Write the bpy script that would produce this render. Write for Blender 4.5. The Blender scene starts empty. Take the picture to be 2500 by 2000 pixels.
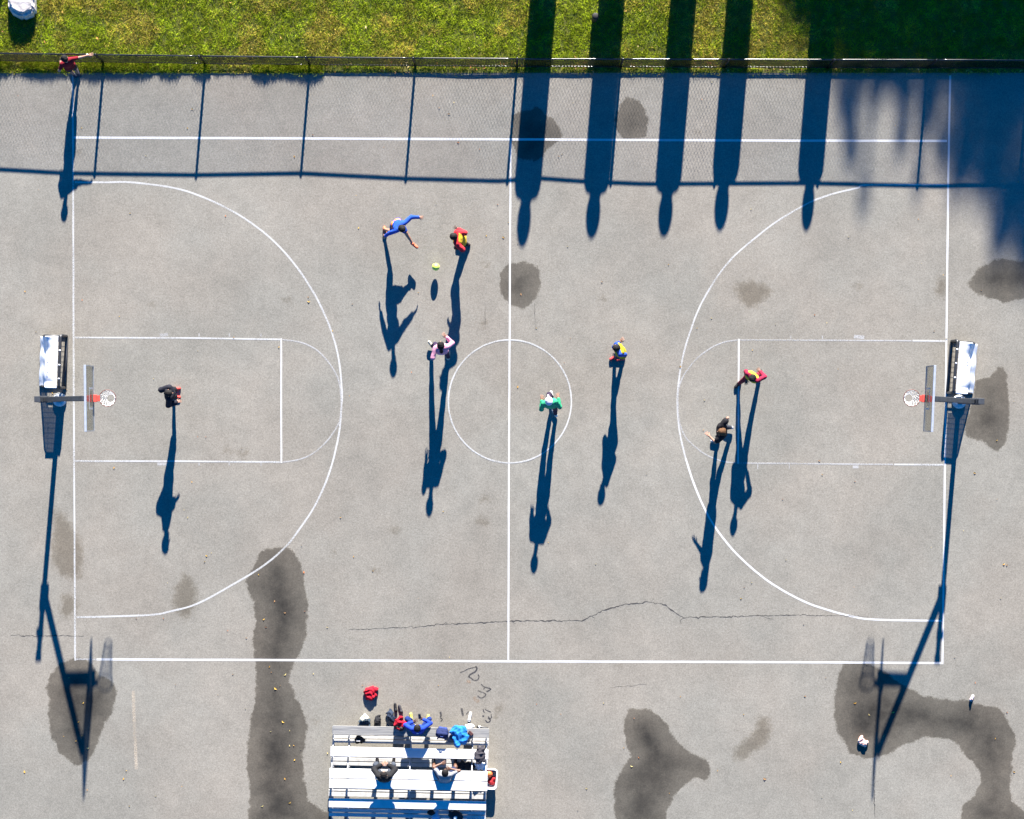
import bpy, bmesh, math, random
import numpy as np
from mathutils import Vector, Matrix
random.seed(7); RNG = np.random.default_rng(7)
R = math.radians
C = bpy.context.scene.collection

# ------------------------------------------------------------------ camera, light, exposure
S = 0.01203            # metres on the ground for one pixel of the 2500 px wide survey
H = 58.0               # flying height of the camera
SUN_EL, SUN_AZ = 20.0, 4.8          # sun low in the north, a touch to the east
cam_d = bpy.data.cameras.new("Camera"); cam = bpy.data.objects.new("Camera", cam_d); C.objects.link(cam)
cam.location = (0, 0, H); cam_d.sensor_width = 36.0; cam_d.lens = 36.0 * H / (2500 * S)
cam_d.clip_start = 1.0; cam_d.clip_end = 2000.0
bpy.context.scene.camera = cam
world = bpy.data.worlds.new("World"); bpy.context.scene.world = world; world.use_nodes = True
nt = world.node_tree; bg = nt.nodes["Background"]
sky = nt.nodes.new("ShaderNodeTexSky"); sky.sky_type = 'NISHITA'; sky.sun_disc = False
sky.sun_elevation = R(SUN_EL); sky.sun_rotation = R(SUN_AZ)
sky.altitude = 0.0; sky.air_density = 1.0; sky.dust_density = 0.0; sky.ozone_density = 10.0
hs = nt.nodes.new('ShaderNodeHueSaturation'); hs.inputs['Saturation'].default_value = 1.20      # a deep clear autumn blue
nt.links.new(sky.outputs[0], hs.inputs['Color']); nt.links.new(hs.outputs[0], bg.inputs[0]); bg.inputs[1].default_value = 0.05
sun_d = bpy.data.lights.new("Sun", 'SUN'); sun = bpy.data.objects.new("Sun", sun_d); C.objects.link(sun)
sun_d.energy = 5.0; sun_d.angle = R(0.5); sun_d.color = (1.0, 0.94, 0.86)
TAZ = math.tan(R(SUN_AZ))
SV = Vector((math.sin(R(SUN_AZ)) * math.cos(R(SUN_EL)), math.cos(R(SUN_AZ)) * math.cos(R(SUN_EL)), math.sin(R(SUN_EL))))
sun.rotation_euler = SV.to_track_quat('Z', 'Y').to_euler(); sun.location = SV * 60
vs = bpy.context.scene.view_settings
vs.view_transform = 'Standard'; vs.look = 'None'; vs.gamma = 1.0; vs.use_curve_mapping = False
vs.exposure = 2.45

# ------------------------------------------------------------------ small helpers
def W(px, py, z=0.0):
    """survey pixel of a point z metres above the ground -> world metres"""
    f = S * (H - z) / H
    return Vector(((px - 1250) * f, (1000 - py) * f, z))
def D(x, y, z=0.0):
    return W(x * 1.1596, y * 1.1596, z)

def tag(o, label=None, cat=None, group=None, kind=None):
    if label: o['label'] = label
    if cat: o['category'] = cat
    if group: o['group'] = group
    if kind: o['kind'] = kind
    return o
def link(name, me, mat=None, parent=None, smooth=False):
    if mat is not None and len(me.materials) == 0: me.materials.append(mat)
    if smooth:
        me.polygons.foreach_set('use_smooth', [True] * len(me.polygons))
    o = bpy.data.objects.new(name, me); C.objects.link(o)
    if parent is not None: o.parent = parent
    return o
def empty(name, loc, rz=0.0, label=None, cat=None, group=None):
    o = bpy.data.objects.new(name, None); C.objects.link(o)
    o.location = loc; o.rotation_euler = (0, 0, rz); o.empty_display_size = 0.2
    return tag(o, label, cat, group)

class MB:
    """collects boxes, tubes and strips into one mesh"""
    def __init__(s): s.v = []; s.f = []
    def add(s, v, f):
        n = len(s.v); s.v += [tuple(p) for p in v]; s.f += [tuple(i + n for i in q) for q in f]; return s
    def box(s, c, size, rz=0.0, rx=0.0, ry=0.0, bev=0.0):
        bm = bmesh.new(); bmesh.ops.create_cube(bm, size=1.0)
        bmesh.ops.scale(bm, vec=size, verts=bm.verts)
        if bev > 0:
            bmesh.ops.bevel(bm, geom=list(bm.edges), offset=bev, segments=2, affect='EDGES', profile=0.6)
        M = Matrix.Translation(c) @ Matrix.Rotation(rz, 4, 'Z') @ Matrix.Rotation(ry, 4, 'Y') @ Matrix.Rotation(rx, 4, 'X')
        bm.verts.index_update()
        s.add([M @ v.co for v in bm.verts], [[v.index for v in f.verts] for f in bm.faces]); bm.free(); return s
    def tube(s, pts, r, n=8, closed=False, caps=True):
        pts = [Vector(p) for p in pts]; m = len(pts)
        rr = r if hasattr(r, '__len__') else [r] * m
        V = []; F = []; u = None
        for i, p in enumerate(pts):
            a = pts[(i - 1) % m] if (closed or i > 0) else p
            b = pts[(i + 1) % m] if (closed or i < m - 1) else p
            t = (b - a).normalized()
            if u is None:
                u = t.orthogonal().normalized()
            u = (u - t * u.dot(t)); u = u.normalized() if u.length > 1e-6 else t.orthogonal().normalized()
            w = t.cross(u)
            for k in range(n):
                an = 2 * math.pi * k / n
                V.append(p + (u * math.cos(an) + w * math.sin(an)) * rr[i])
        for i in range(m if closed else m - 1):
            j = (i + 1) % m
            for k in range(n):
                l = (k + 1) % n
                F.append((i * n + k, i * n + l, j * n + l, j * n + k))
        if caps and not closed:
            F.append(tuple(range(n - 1, -1, -1))); F.append(tuple((m - 1) * n + k for k in range(n)))
        return s.add(V, F)
    def lathe(s, prof, c=(0, 0, 0), n=24):
        c = Vector(c); V = []; F = []
        for (r, z) in prof:
            for k in range(n):
                an = 2 * math.pi * k / n; V.append(c + Vector((r * math.cos(an), r * math.sin(an), z)))
        for i in range(len(prof) - 1):
            for k in range(n):
                l = (k + 1) % n; F.append((i * n + k, i * n + l, (i + 1) * n + l, (i + 1) * n + k))
        F.append(tuple(range(n - 1, -1, -1))); F.append(tuple((len(prof) - 1) * n + k for k in range(n)))
        return s.add(V, F)
    def strip(s, pts, width, z, jitter=0.0):
        """flat painted strip along a polyline of Vectors"""
        pts = [Vector((p[0], p[1], 0)) for p in pts]; m = len(pts); V = []; F = []
        for i, p in enumerate(pts):
            t = (pts[min(i + 1, m - 1)] - pts[max(i - 1, 0)]).normalized(); nrm = Vector((-t.y, t.x, 0))
            w = (width[i] if hasattr(width, '__len__') else width) * 0.5
            V.append(p + nrm * (w + random.uniform(-jitter, jitter)) + Vector((0, 0, z)))
            V.append(p - nrm * (w + random.uniform(-jitter, jitter)) + Vector((0, 0, z)))
        for i in range(m - 1): F.append((2 * i + 1, 2 * i + 3, 2 * i + 2, 2 * i))
        return s.add(V, F)
    def build(s, name, mat, parent=None, smooth=False, off=None):
        me = bpy.data.meshes.new(name)
        v = s.v if off is None else [(a - off[0], b - off[1], c - off[2]) for a, b, c in s.v]
        me.from_pydata(v, [], s.f); me.update()
        return link(name, me, mat, parent, smooth)

def np_mesh(name, V, F, mat, parent=None, smooth=False):
    """V (n,3) float array, F (m,k) int array"""
    me = bpy.data.meshes.new(name); k = F.shape[1]
    me.vertices.add(len(V)); me.vertices.foreach_set('co', np.ascontiguousarray(V, dtype=np.float32).ravel())
    me.loops.add(F.size); me.loops.foreach_set('vertex_index', np.ascontiguousarray(F, dtype=np.int32).ravel())
    me.polygons.add(len(F)); me.polygons.foreach_set('loop_start', np.arange(0, F.size, k, dtype=np.int32))
    me.polygons.foreach_set('loop_total', np.full(len(F), k, dtype=np.int32))
    me.update(calc_edges=True)
    return link(name, me, mat, parent, smooth)

def catmull(pts, sub=6):
    P = [Vector((p[0], p[1], 0)) for p in pts]; out = []
    for i in range(len(P) - 1):
        a = P[max(i - 1, 0)]; b = P[i]; c = P[i + 1]; d = P[min(i + 2, len(P) - 1)]
        for k in range(sub):
            t = k / sub
            out.append(0.5 * ((2 * b) + (c - a) * t + (2 * a - 5 * b + 4 * c - d) * t * t + (3 * b - a - 3 * c + d) * t ** 3))
    out.append(P[-1]); return out

# ------------------------------------------------------------------ materials
def mat(name, col, rough=0.7, var=0.12, scale=12.0, metal=0.0, bump=0.0, bscale=60.0, spec=0.5, sheen=0.0):
    m = bpy.data.materials.new(name); m.use_nodes = True; t = m.node_tree; p = t.nodes["Principled BSDF"]
    p.inputs['Roughness'].default_value = rough; p.inputs['Metallic'].default_value = metal
    p.inputs['Specular IOR Level'].default_value = spec
    tc = t.nodes.new('ShaderNodeTexCoord'); n = t.nodes.new('ShaderNodeTexNoise')
    n.inputs['Scale'].default_value = scale; n.inputs['Detail'].default_value = 5.0
    t.links.new(tc.outputs['Object'], n.inputs['Vector'])
    r = t.nodes.new('ShaderNodeMapRange'); r.inputs[1].default_value = 0.3; r.inputs[2].default_value = 0.7
    r.inputs[3].default_value = 1 - var; r.inputs[4].default_value = 1 + var
    t.links.new(n.outputs[0], r.inputs[0])
    mx = t.nodes.new('ShaderNodeVectorMath'); mx.operation = 'SCALE'; mx.inputs[0].default_value = col[:3]
    t.links.new(r.outputs[0], mx.inputs['Scale']); t.links.new(mx.outputs[0], p.inputs['Base Color'])
    if bump > 0:
        n2 = t.nodes.new('ShaderNodeTexNoise'); n2.inputs['Scale'].default_value = bscale
        t.links.new(tc.outputs['Object'], n2.inputs['Vector'])
        b = t.nodes.new('ShaderNodeBump'); b.inputs['Strength'].default_value = bump; b.inputs['Distance'].default_value = 0.02
        t.links.new(n2.outputs[0], b.inputs['Height']); t.links.new(b.outputs[0], p.inputs['Normal'])
    return m
_mc = {}
def fabric(col, rough=0.85):
    k = (tuple(round(c, 3) for c in col), rough)
    if k not in _mc: _mc[k] = mat('fabric', col, rough, 0.18, 14.0, bump=0.25, bscale=35.0, spec=0.2)
    return _mc[k]
M_black = mat('black_steel', (0.018, 0.019, 0.022), 0.45, 0.2, 6.0)
M_fence = mat('black_fence_coating', (0.006, 0.0065, 0.007), 0.20, 0.1, 6.0)
M_slate = mat('dark_painted_steel', (0.030, 0.034, 0.040), 0.5, 0.25, 9.0)
M_alu = mat('aluminium', (0.30, 0.33, 0.38), 0.5, 0.12, 14.0, metal=0.2)
M_plank = mat('white_bench_paint', (0.52, 0.52, 0.52), 0.6, 0.10, 5.0)
M_foot = mat('worn_white_foot_plank', (0.34, 0.335, 0.32), 0.7, 0.2, 7.0)
M_galv = mat('galvanised_steel', (0.30, 0.31, 0.33), 0.5, 0.15, 20.0, metal=0.5)
M_white = mat('white_plastic', (0.74, 0.74, 0.74), 0.4, 0.05, 10.0)
M_whitefab = mat('white_tarpaulin', (0.76, 0.77, 0.80), 0.6, 0.04, 5.0)
M_red = mat('rim_red', (0.42, 0.055, 0.04), 0.45, 0.1, 10.0)
M_net = mat('net_cord', (0.72, 0.70, 0.68), 0.8, 0.05, 10.0)
M_stone = mat('pale_granite', (0.42, 0.385, 0.36), 0.85, 0.22, 7.0, bump=0.3, bscale=25.0)
M_statue = mat('statue_stone', (0.32, 0.31, 0.29), 0.85, 0.2, 4.0)
M_bark = mat('bark', (0.09, 0.065, 0.045), 0.9, 0.3, 8.0, bump=0.6, bscale=18.0)
M_print = mat('dark_print', (0.10, 0.11, 0.13), 0.7, 0.1, 20.0)
M_print2 = mat('board_stripe', (0.33, 0.34, 0.35), 0.6, 0.05, 20.0)
M_rim = mat('rim_dark_red', (0.10, 0.030, 0.024), 0.5, 0.1, 10.0)
M_conc = mat('pole_footing', (0.42, 0.44, 0.45), 0.6, 0.15, 12.0)

def weathered_wood():
    m = mat('weathered_plank', (0.40, 0.40, 0.39), 0.8, 0.1, 6.0); t = m.node_tree; p = t.nodes["Principled BSDF"]
    tc = t.nodes.new('ShaderNodeTexCoord'); mp = t.nodes.new('ShaderNodeMapping'); mp.inputs['Scale'].default_value = (1.6, 22.0, 10.0)
    n = t.nodes.new('ShaderNodeTexNoise'); n.inputs['Scale'].default_value = 1.0; n.inputs['Detail'].default_value = 8.0
    cr = t.nodes.new('ShaderNodeValToRGB'); e = cr.color_ramp.elements
    e[0].position = 0.33; e[0].color = (0.115, 0.117, 0.12, 1); e[1].position = 0.62; e[1].color = (0.205, 0.202, 0.193, 1)
    t.links.new(tc.outputs['Object'], mp.inputs[0]); t.links.new(mp.outputs[0], n.inputs['Vector'])
    t.links.new(n.outputs[0], cr.inputs[0]); t.links.new(cr.outputs[0], p.inputs['Base Color']); return m
M_grey = weathered_wood()

def glass_mat():
    m = bpy.data.materials.new('backboard_acrylic'); m.use_nodes = True; t = m.node_tree; t.nodes.clear()
    o = t.nodes.new('ShaderNodeOutputMaterial'); a = t.nodes.new('ShaderNodeBsdfTransparent'); a.inputs[0].default_value = (0.93, 0.93, 0.88, 1)
    g = t.nodes.new('ShaderNodeBsdfDiffuse'); g.inputs[0].default_value = (0.5, 0.5, 0.42, 1)
    s = t.nodes.new('ShaderNodeBsdfGlossy'); s.inputs['Roughness'].default_value = 0.08
    f0 = t.nodes.new('ShaderNodeFresnel'); f0.inputs[0].default_value = 1.45; f = t.nodes.new('ShaderNodeMath'); f.operation = 'MULTIPLY'; f.inputs[1].default_value = 0.75; t.links.new(f0.outputs[0], f.inputs[0])
    m1 = t.nodes.new('ShaderNodeMixShader'); m1.inputs[0].default_value = 0.05
    m2 = t.nodes.new('ShaderNodeMixShader')
    t.links.new(a.outputs[0], m1.inputs[1]); t.links.new(g.outputs[0], m1.inputs[2])
    t.links.new(f.outputs[0], m2.inputs[0]); t.links.new(m1.outputs[0], m2.inputs[1]); t.links.new(s.outputs[0], m2.inputs[2])
    t.links.new(m2.outputs[0], o.inputs[0]); return m
M_glass = glass_mat()

def paint_mat(name, col, wear, alpha=1.0):
    """road paint: worn away in grains so the asphalt below shows"""
    m = bpy.data.materials.new(name); m.use_nodes = True; t = m.node_tree; p = t.nodes["Principled BSDF"]
    p.inputs['Base Color'].default_value = (*col, 1); p.inputs['Roughness'].default_value = 0.7
    tc = t.nodes.new('ShaderNodeTexCoord')
    n = t.nodes.new('ShaderNodeTexNoise'); n.inputs['Scale'].default_value = 24.0; n.inputs['Detail'].default_value = 6.0; n.inputs['Roughness'].default_value = 0.75
    n2 = t.nodes.new('ShaderNodeTexNoise'); n2.inputs['Scale'].default_value = 0.9; n2.inputs['Detail'].default_value = 3.0
    ad = t.nodes.new('ShaderNodeMath'); ad.operation = 'MULTIPLY_ADD'; ad.inputs[1].default_value = 0.6
    t.links.new(tc.outputs['Object'], n.inputs['Vector']); t.links.new(tc.outputs['Object'], n2.inputs['Vector'])
    t.links.new(n2.outputs[0], ad.inputs[0]); t.links.new(n.outputs[0], ad.inputs[2])
    r = t.nodes.new('ShaderNodeMapRange'); r.inputs[1].default_value = 0.55 + wear * 0.5 - 0.22; r.inputs[2].default_value = 0.55 + wear * 0.5 + 0.12
    r.inputs[3].default_value = 0.15 * alpha * (1 - wear); r.inputs[4].default_value = alpha
    t.links.new(ad.outputs[0], r.inputs[0]); t.links.new(r.outputs[0], p.inputs['Alpha'])
    return m
M_line = paint_mat('line_paint_fresh', (0.40, 0.40, 0.395), 0.05)
M_line2 = paint_mat('line_paint_worn', (0.36, 0.36, 0.35), 0.32, 0.95)
M_line3 = paint_mat('line_paint_faint', (0.33, 0.327, 0.32), 0.42, 0.80)
M_tan = paint_mat('tan_line_paint', (0.36, 0.31, 0.24), 0.62)
M_spray = paint_mat('black_spray_paint', (0.025, 0.025, 0.03), 0.45, 0.85)
M_crack = paint_mat('dark_crack', (0.03, 0.028, 0.027), 0.30, 0.95)  # near-black tone of the pavement crack strips, broken up in grains
M_rust = paint_mat('orange_spray_stain', (0.30, 0.17, 0.09), 0.70, 0.8)

# ------------------------------------------------------------------ stains on the asphalt (signed distance stored per vertex)
def off(pts, ox, oy, sc): return [(ox + x / sc, oy + y / sc) for x, y in pts]
def dsp(pts): return [(x * 1.1596, y * 1.1596) for x, y in pts]
WET = [
 off([(345,850),(410,818),(470,825),(520,860),(560,930),(610,935),(655,990),(650,1060),(620,1140),(570,1230),(545,1310),(500,1390),(430,1425),(380,1390),(330,1340),(290,1260),(275,1180),(275,1060),(260,985),(275,930),(310,880)],0,1250,2.3),
 off([(200,205),(250,200),(320,198),(370,230),(400,300),(415,380),(435,480),(438,580),(425,700),(400,790),(360,860),(335,910),(345,980),(385,1060),(420,1130),(440,1200),(425,1300),(405,1400),(415,1480),(430,1560),(440,1620),(500,1660),(570,1690),(590,1800),(90,1800),(120,1600),(100,1480),(100,1330),(120,1180),(150,1000),(150,880),(130,720),(150,620),(140,520),(95,420),(90,380),(130,330),(150,280),(175,230)],560,1250,2.3),
 off([(770,1105),(870,1110),(920,1125),(980,1190),(1030,1280),(1110,1350),(1200,1390),(1240,1440),(1200,1510),(1150,1490),(1080,1530),(1030,1580),(990,1680),(970,1800),(690,1800),(690,1600),(700,1500),(740,1430),(780,1370),(760,1310),(745,1230),(745,1150)],1200,1250,2.3),
 off([(600,850),(700,840),(800,880),(850,920),(930,970),(1030,1030),(1150,1055),(1290,1060),(1400,1085),(1470,1100),(1520,1180),(1560,1260),(1570,1310),(1540,1360),(1545,1440),(1530,1540),(1540,1620),(1610,1680),(1700,1720),(1700,1800),(1245,1800),(1270,1650),(1340,1580),(1370,1520),(1360,1450),(1320,1400),(1270,1360),(1240,1310),(1180,1270),(1060,1260),(960,1300),(880,1340),(790,1380),(700,1380),(630,1350),(590,1280),(555,1210),(540,1140),(545,1040),(570,920)],1800,1250,2.3),
 off([(1380,505),(1440,520),(1490,600),(1500,700),(1510,900),(1525,1200),(1510,1400),(1480,1520),(1400,1610),(1330,1610),(1260,1560),(1150,1480),(970,1430),(930,1350),(1000,1100),(1060,880),(1100,720),(1200,650),(1310,640)],2180,800,5.39),
 dsp([(2035,600),(2060,565),(2100,545),(2156,550),(2190,590),(2165,625),(2110,637),(2060,620)]),
 dsp([(1050,590),(1060,560),(1095,550),(1130,560),(1140,595),(1130,625),(1105,650),(1080,645),(1055,620)]),
 dsp([(1080,240),(1130,225),(1175,260),(1187,285),(1160,310),(1130,340),(1090,335),(1075,300)]),
 dsp([(1290,250),(1320,205),(1350,215),(1365,250),(1360,290),(1310,297)]),
]
DAMP = [
 off([(300,-30),(370,25),(410,80),(440,130),(465,200),(460,280),(450,375),(400,375),(340,350),(310,310),(290,260),(290,190),(300,100)],0,1250,2.3),
 off([(350,470),(400,460),(440,520),(420,570),(370,600),(335,560)],0,1250,2.3),
 off([(1030,345),(1080,380),(1110,450),(1090,540),(1050,605),(1000,570),(970,520),(980,430),(1010,390)],0,1250,2.3),
 off([(1500,1150),(1560,1160),(1570,1240),(1540,1310),(1470,1350),(1430,1390),(1370,1400),(1355,1340),(1400,1300),(1460,1250),(1490,1190)],1200,1250,2.3),
 dsp([(1545,600),(1580,590),(1610,600),(1627,615),(1600,640),(1575,650),(1555,630)]),
 dsp([(1972,590),(1988,580),(1994,600),(1990,625),(1970,622)]),
 *[dsp([(x - r_, y), (x - r_ * .4, y - r_ * .6), (x + r_ * .7, y - r_ * .4), (x + r_, y + r_ * .2), (x + r_ * .2, y + r_ * .6)]) for x, y, r_ in
   [(1022, 558, 7), (1268, 629, 6), (605, 632, 9), (1018, 683, 9), (830, 1117, 12), (1016, 1098, 14), (1020, 1052, 10), (790, 1202, 8), (1805, 602, 8), (512, 955, 12), (480, 950, 8), (320, 640, 5), (1470, 280, 6), (700, 1165, 4), (1300, 1403, 3), (160, 320, 10), (665, 1520, 7)]],
 off([(1100,95),(1240,20),(1290,60),(1160,300),(1050,420)],1120,1720,12.0),
]
def poly_sdf(P, poly):
    A = np.array([W(*q)[:2] for q in poly]); B = np.roll(A, -1, axis=0)
    d = np.full(len(P), 1e9); ins = np.zeros(len(P), bool)
    for a, b in zip(A, B):
        e = b - a; w = P - a; t = np.clip((w @ e) / (e @ e), 0, 1)
        q = w - t[:, None] * e; d = np.minimum(d, (q * q).sum(1))
        c = (a[1] <= P[:, 1]) != (b[1] <= P[:, 1])
        if abs(e[1]) > 1e-9:
            ins ^= c & (P[:, 0] < a[0] + (P[:, 1] - a[1]) / e[1] * e[0])
    return np.sqrt(d) * np.where(ins, -1, 1)

def asphalt_mat():
    m = bpy.data.materials.new('worn_asphalt'); m.use_nodes = True; t = m.node_tree; p = t.nodes["Principled BSDF"]
    L = t.links.new; N = t.nodes.new
    geo = N('ShaderNodeNewGeometry'); pos = geo.outputs['Position']
    def noise(sc, det=4.0, rough=0.6):
        n = N('ShaderNodeTexNoise'); n.inputs['Scale'].default_value = sc; n.inputs['Detail'].default_value = det; n.inputs['Roughness'].default_value = rough
        L(pos, n.inputs['Vector']); return n.outputs[0]
    def rng(v, a, b, c, d, smooth=False):
        r = N('ShaderNodeMapRange'); r.inputs[1].default_value = a; r.inputs[2].default_value = b; r.inputs[3].default_value = c; r.inputs[4].default_value = d
        if smooth: r.interpolation_type = 'SMOOTHSTEP'
        L(v, r.inputs[0]); return r.outputs[0]
    def op(o, a, b):
        n = N('ShaderNodeMath'); n.operation = o
        for i, x in enumerate((a, b)):
            if isinstance(x, (int, float)): n.inputs[i].default_value = x
            else: L(x, n.inputs[i])
        return n.outputs[0]
    grain = rng(noise(20.0, 6.0, 0.9), 0.28, 0.72, 0.68, 1.32)
    vor = N('ShaderNodeTexVoronoi'); vor.inputs['Scale'].default_value = 42.0; L(pos, vor.inputs['Vector'])
    chip = N('ShaderNodeSeparateColor'); L(vor.outputs['Color'], chip.inputs[0])
    chips = rng(chip.outputs[0], 0.0, 1.0, 0.86, 1.14)
    big = rng(noise(0.30, 6.0, 0.62), 0.3, 0.7, 0.87, 1.12)
    mid = rng(noise(2.3, 7.0, 0.7), 0.3, 0.7, 0.90, 1.09)
    grime = rng(noise(0.8, 7.0, 0.72), 0.62, 0.80, 1.0, 0.86)
    v = op('MULTIPLY', op('MULTIPLY', grain, chips), op('MULTIPLY', op('MULTIPLY', big, mid), grime))
    tint = N('ShaderNodeMix'); tint.data_type = 'RGBA'
    tint.inputs[6].default_value = (0.178, 0.163, 0.137, 1); tint.inputs[7].default_value = (0.169, 0.161, 0.138, 1)
    L(rng(noise(0.22, 3.0), 0.4, 0.6, 0, 1), tint.inputs[0])
    # stains
    wob = op('ADD', op('MULTIPLY', op('SUBTRACT', noise(3.2, 8.0, 0.7), 0.5), 0.36), op('MULTIPLY', op('SUBTRACT', noise(26.0, 4.0, 0.8), 0.5), 0.16))
    def attr(nm):
        a = N('ShaderNodeAttribute'); a.attribute_name = nm; return a.outputs['Fac']
    wd = op('ADD', attr('wet'), wob)
    wet = rng(wd, -0.035, 0.035, 1.0, 0.0, True)
    rim = rng(wd, -0.80, -0.04, 1.10, 0.78, True)
    dd = op('ADD', attr('damp'), op('MULTIPLY', op('SUBTRACT', noise(7.0, 8.0, 0.8), 0.5), 0.75))
    damp = rng(dd, -0.16, 0.12, 1.0, 0.0, True)
    core = rng(noise(1.1, 7.0, 0.7), 0.32, 0.68, 0.84, 1.14)
    k1 = op('SUBTRACT', 1.0, op('MULTIPLY', op('MULTIPLY', op('MULTIPLY', wet, rim), core), 0.75))
    k2 = op('SUBTRACT', 1.0, op('MULTIPLY', damp, 0.38))
    v = op('MULTIPLY', v, op('MULTIPLY', k1, k2))
    wt = N('ShaderNodeMix'); wt.data_type = 'RGBA'; wt.blend_type = 'MULTIPLY'; wt.inputs[7].default_value = (1.0, 0.95, 0.88, 1); L(op('MAXIMUM', wet, damp), wt.inputs[0]); L(tint.outputs[2], wt.inputs[6])
    sc = N('ShaderNodeVectorMath'); sc.operation = 'SCALE'; L(wt.outputs[2], sc.inputs[0]); L(v, sc.inputs['Scale'])
    L(sc.outputs[0], p.inputs['Base Color'])
    L(rng(wet, 0, 1, 0.9, 0.7), p.inputs['Roughness']); p.inputs['Specular IOR Level'].default_value = 0.25
    b = N('ShaderNodeBump'); b.inputs['Strength'].default_value = 0.35; b.inputs['Distance'].default_value = 0.006
    L(noise(55.0, 4.0, 0.7), b.inputs['Height']); L(b.outputs[0], p.inputs['Normal'])
    return m

EDGE_Y = W(0, 178)[1]       # northern edge of the court surface
xs = np.concatenate([[-60, -30, -20], np.arange(-16.2, 16.21, 0.12), [20, 30, 60]])
ys = np.concatenate([[-60, -30, -18], np.arange(-13.2, EDGE_Y - 0.01, 0.12), [EDGE_Y]])
gx, gy = np.meshgrid(xs, ys, indexing='ij'); P2 = np.stack([gx.ravel(), gy.ravel()], 1)
V = np.concatenate([P2, np.zeros((len(P2), 1))], 1)
nx, ny = len(xs), len(ys); ii, jj = np.meshgrid(np.arange(nx - 1), np.arange(ny - 1), indexing='ij')
a = (ii * ny + jj).ravel(); F = np.stack([a, a + ny, a + ny + 1, a + 1], 1)
court = np_mesh('asphalt_court', V, F, asphalt_mat()); tag(court, kind='structure')
for nm, polys in (('wet', WET), ('damp', DAMP)):
    d = np.min(np.stack([poly_sdf(P2, q) for q in polys]), axis=0)
    at = court.data.attributes.new(nm, 'FLOAT', 'POINT'); at.data.foreach_set('value', d.astype(np.float32))

# ------------------------------------------------------------------ lawn
def lawn_mat():
    m = bpy.data.materials.new('lawn_soil'); m.use_nodes = True; t = m.node_tree; p = t.nodes["Principled BSDF"]
    tc = t.nodes.new('ShaderNodeNewGeometry'); n = t.nodes.new('ShaderNodeTexNoise'); n.inputs['Scale'].default_value = 3.0; n.inputs['Detail'].default_value = 8.0
    cr = t.nodes.new('ShaderNodeValToRGB'); e = cr.color_ramp.elements
    e[0].position = 0.35; e[0].color = (0.062, 0.090, 0.008, 1); e[1].position = 0.68; e[1].color = (0.105, 0.095, 0.020, 1)
    t.links.new(tc.outputs['Position'], n.inputs['Vector']); t.links.new(n.outputs[0], cr.inputs[0]); t.links.new(cr.outputs[0], p.inputs['Base Color'])
    p.inputs['Roughness'].default_value = 0.95; return m
b_ = MB(); b_.box((0, EDGE_Y + 60, -0.25), (400, 120, 0.52)); lawn = b_.build('lawn', lawn_mat()); tag(lawn, kind='structure')
b_ = MB(); b_.box((0, 0, -0.9), (900, 900, 0.5)); gr = b_.build('ground', lawn_mat()); tag(gr, kind='structure')

def blade_mat():
    m = bpy.data.materials.new('grass_blades'); m.use_nodes = True; t = m.node_tree; t.nodes.clear()
    o = t.nodes.new('ShaderNodeOutputMaterial'); a = t.nodes.new('ShaderNodeAttribute'); a.attribute_name = 'Col'
    d = t.nodes.new('ShaderNodeBsdfDiffuse'); tr = t.nodes.new('ShaderNodeBsdfTranslucent'); mx = t.nodes.new('ShaderNodeMixShader'); mx.inputs[0].default_value = 0.35
    t.links.new(a.outputs['Color'], d.inputs[0]); t.links.new(a.outputs['Color'], tr.inputs[0])
    t.links.new(d.outputs[0], mx.inputs[1]); t.links.new(tr.outputs[0], mx.inputs[2]); t.links.new(mx.outputs[0], o.inputs[0])
    return m
def vnoise(P, sc, seed):
    """cheap smooth value noise on 2-D points"""
    r = np.random.default_rng(seed); T = r.random((256, 256)); q = P * sc; i = np.floor(q).astype(int); f = q - i; f = f * f * (3 - 2 * f)
    g = lambda a, b: T[(i[:, 0] + a) % 256, (i[:, 1] + b) % 256]
    return (g(0, 0) * (1 - f[:, 0]) + g(1, 0) * f[:, 0]) * (1 - f[:, 1]) + (g(0, 1) * (1 - f[:, 0]) + g(1, 1) * f[:, 0]) * f[:, 1]
def blades(P, h, w, straw, name, mat_, lean=0.55):
    n = len(P); an = RNG.random(n) * 2 * np.pi; d = np.stack([np.cos(an), np.sin(an)], 1)
    la = RNG.random(n) * 2 * np.pi; ld = np.stack([np.cos(la), np.sin(la)], 1) * (h * lean * RNG.random(n))[:, None]
    b0 = np.c_[P + d * (w / 2)[:, None], np.full(n, 0.008)]; b1 = np.c_[P - d * (w / 2)[:, None], np.full(n, 0.008)]
    tp = np.c_[P + ld, h + 0.008]
    V = np.stack([b0, b1, tp], 1).reshape(-1, 3); F = np.arange(3 * n).reshape(-1, 3)
    o = np_mesh(name, V, F, mat_)
    g1 = np.array([0.350, 0.415, 0.022]); g2 = np.array([0.160, 0.220, 0.010]); st = np.array([0.44, 0.33, 0.075])
    k = RNG.random(n)[:, None]; c = g1 * k + g2 * (1 - k); c = c * (1 - straw[:, None]) + st * straw[:, None]
    c = c * (0.75 + 0.5 * RNG.random(n))[:, None] * (0.62 + 0.9 * vnoise(P, 7.0, 21) * (0.6 + 0.8 * vnoise(P, 1.7, 22)))[:, None]
    col = o.data.color_attributes.new('Col', 'FLOAT_COLOR', 'POINT')
    col.data.foreach_set('color', np.repeat(np.c_[c, np.ones(n)], 3, axis=0).astype(np.float32).ravel())
    return o
M_blade = blade_mat()
n = 520000
P = np.c_[RNG.uniform(-16.5, 16.5, n), RNG.uniform(EDGE_Y - 0.02, 14.6, n)]
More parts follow.
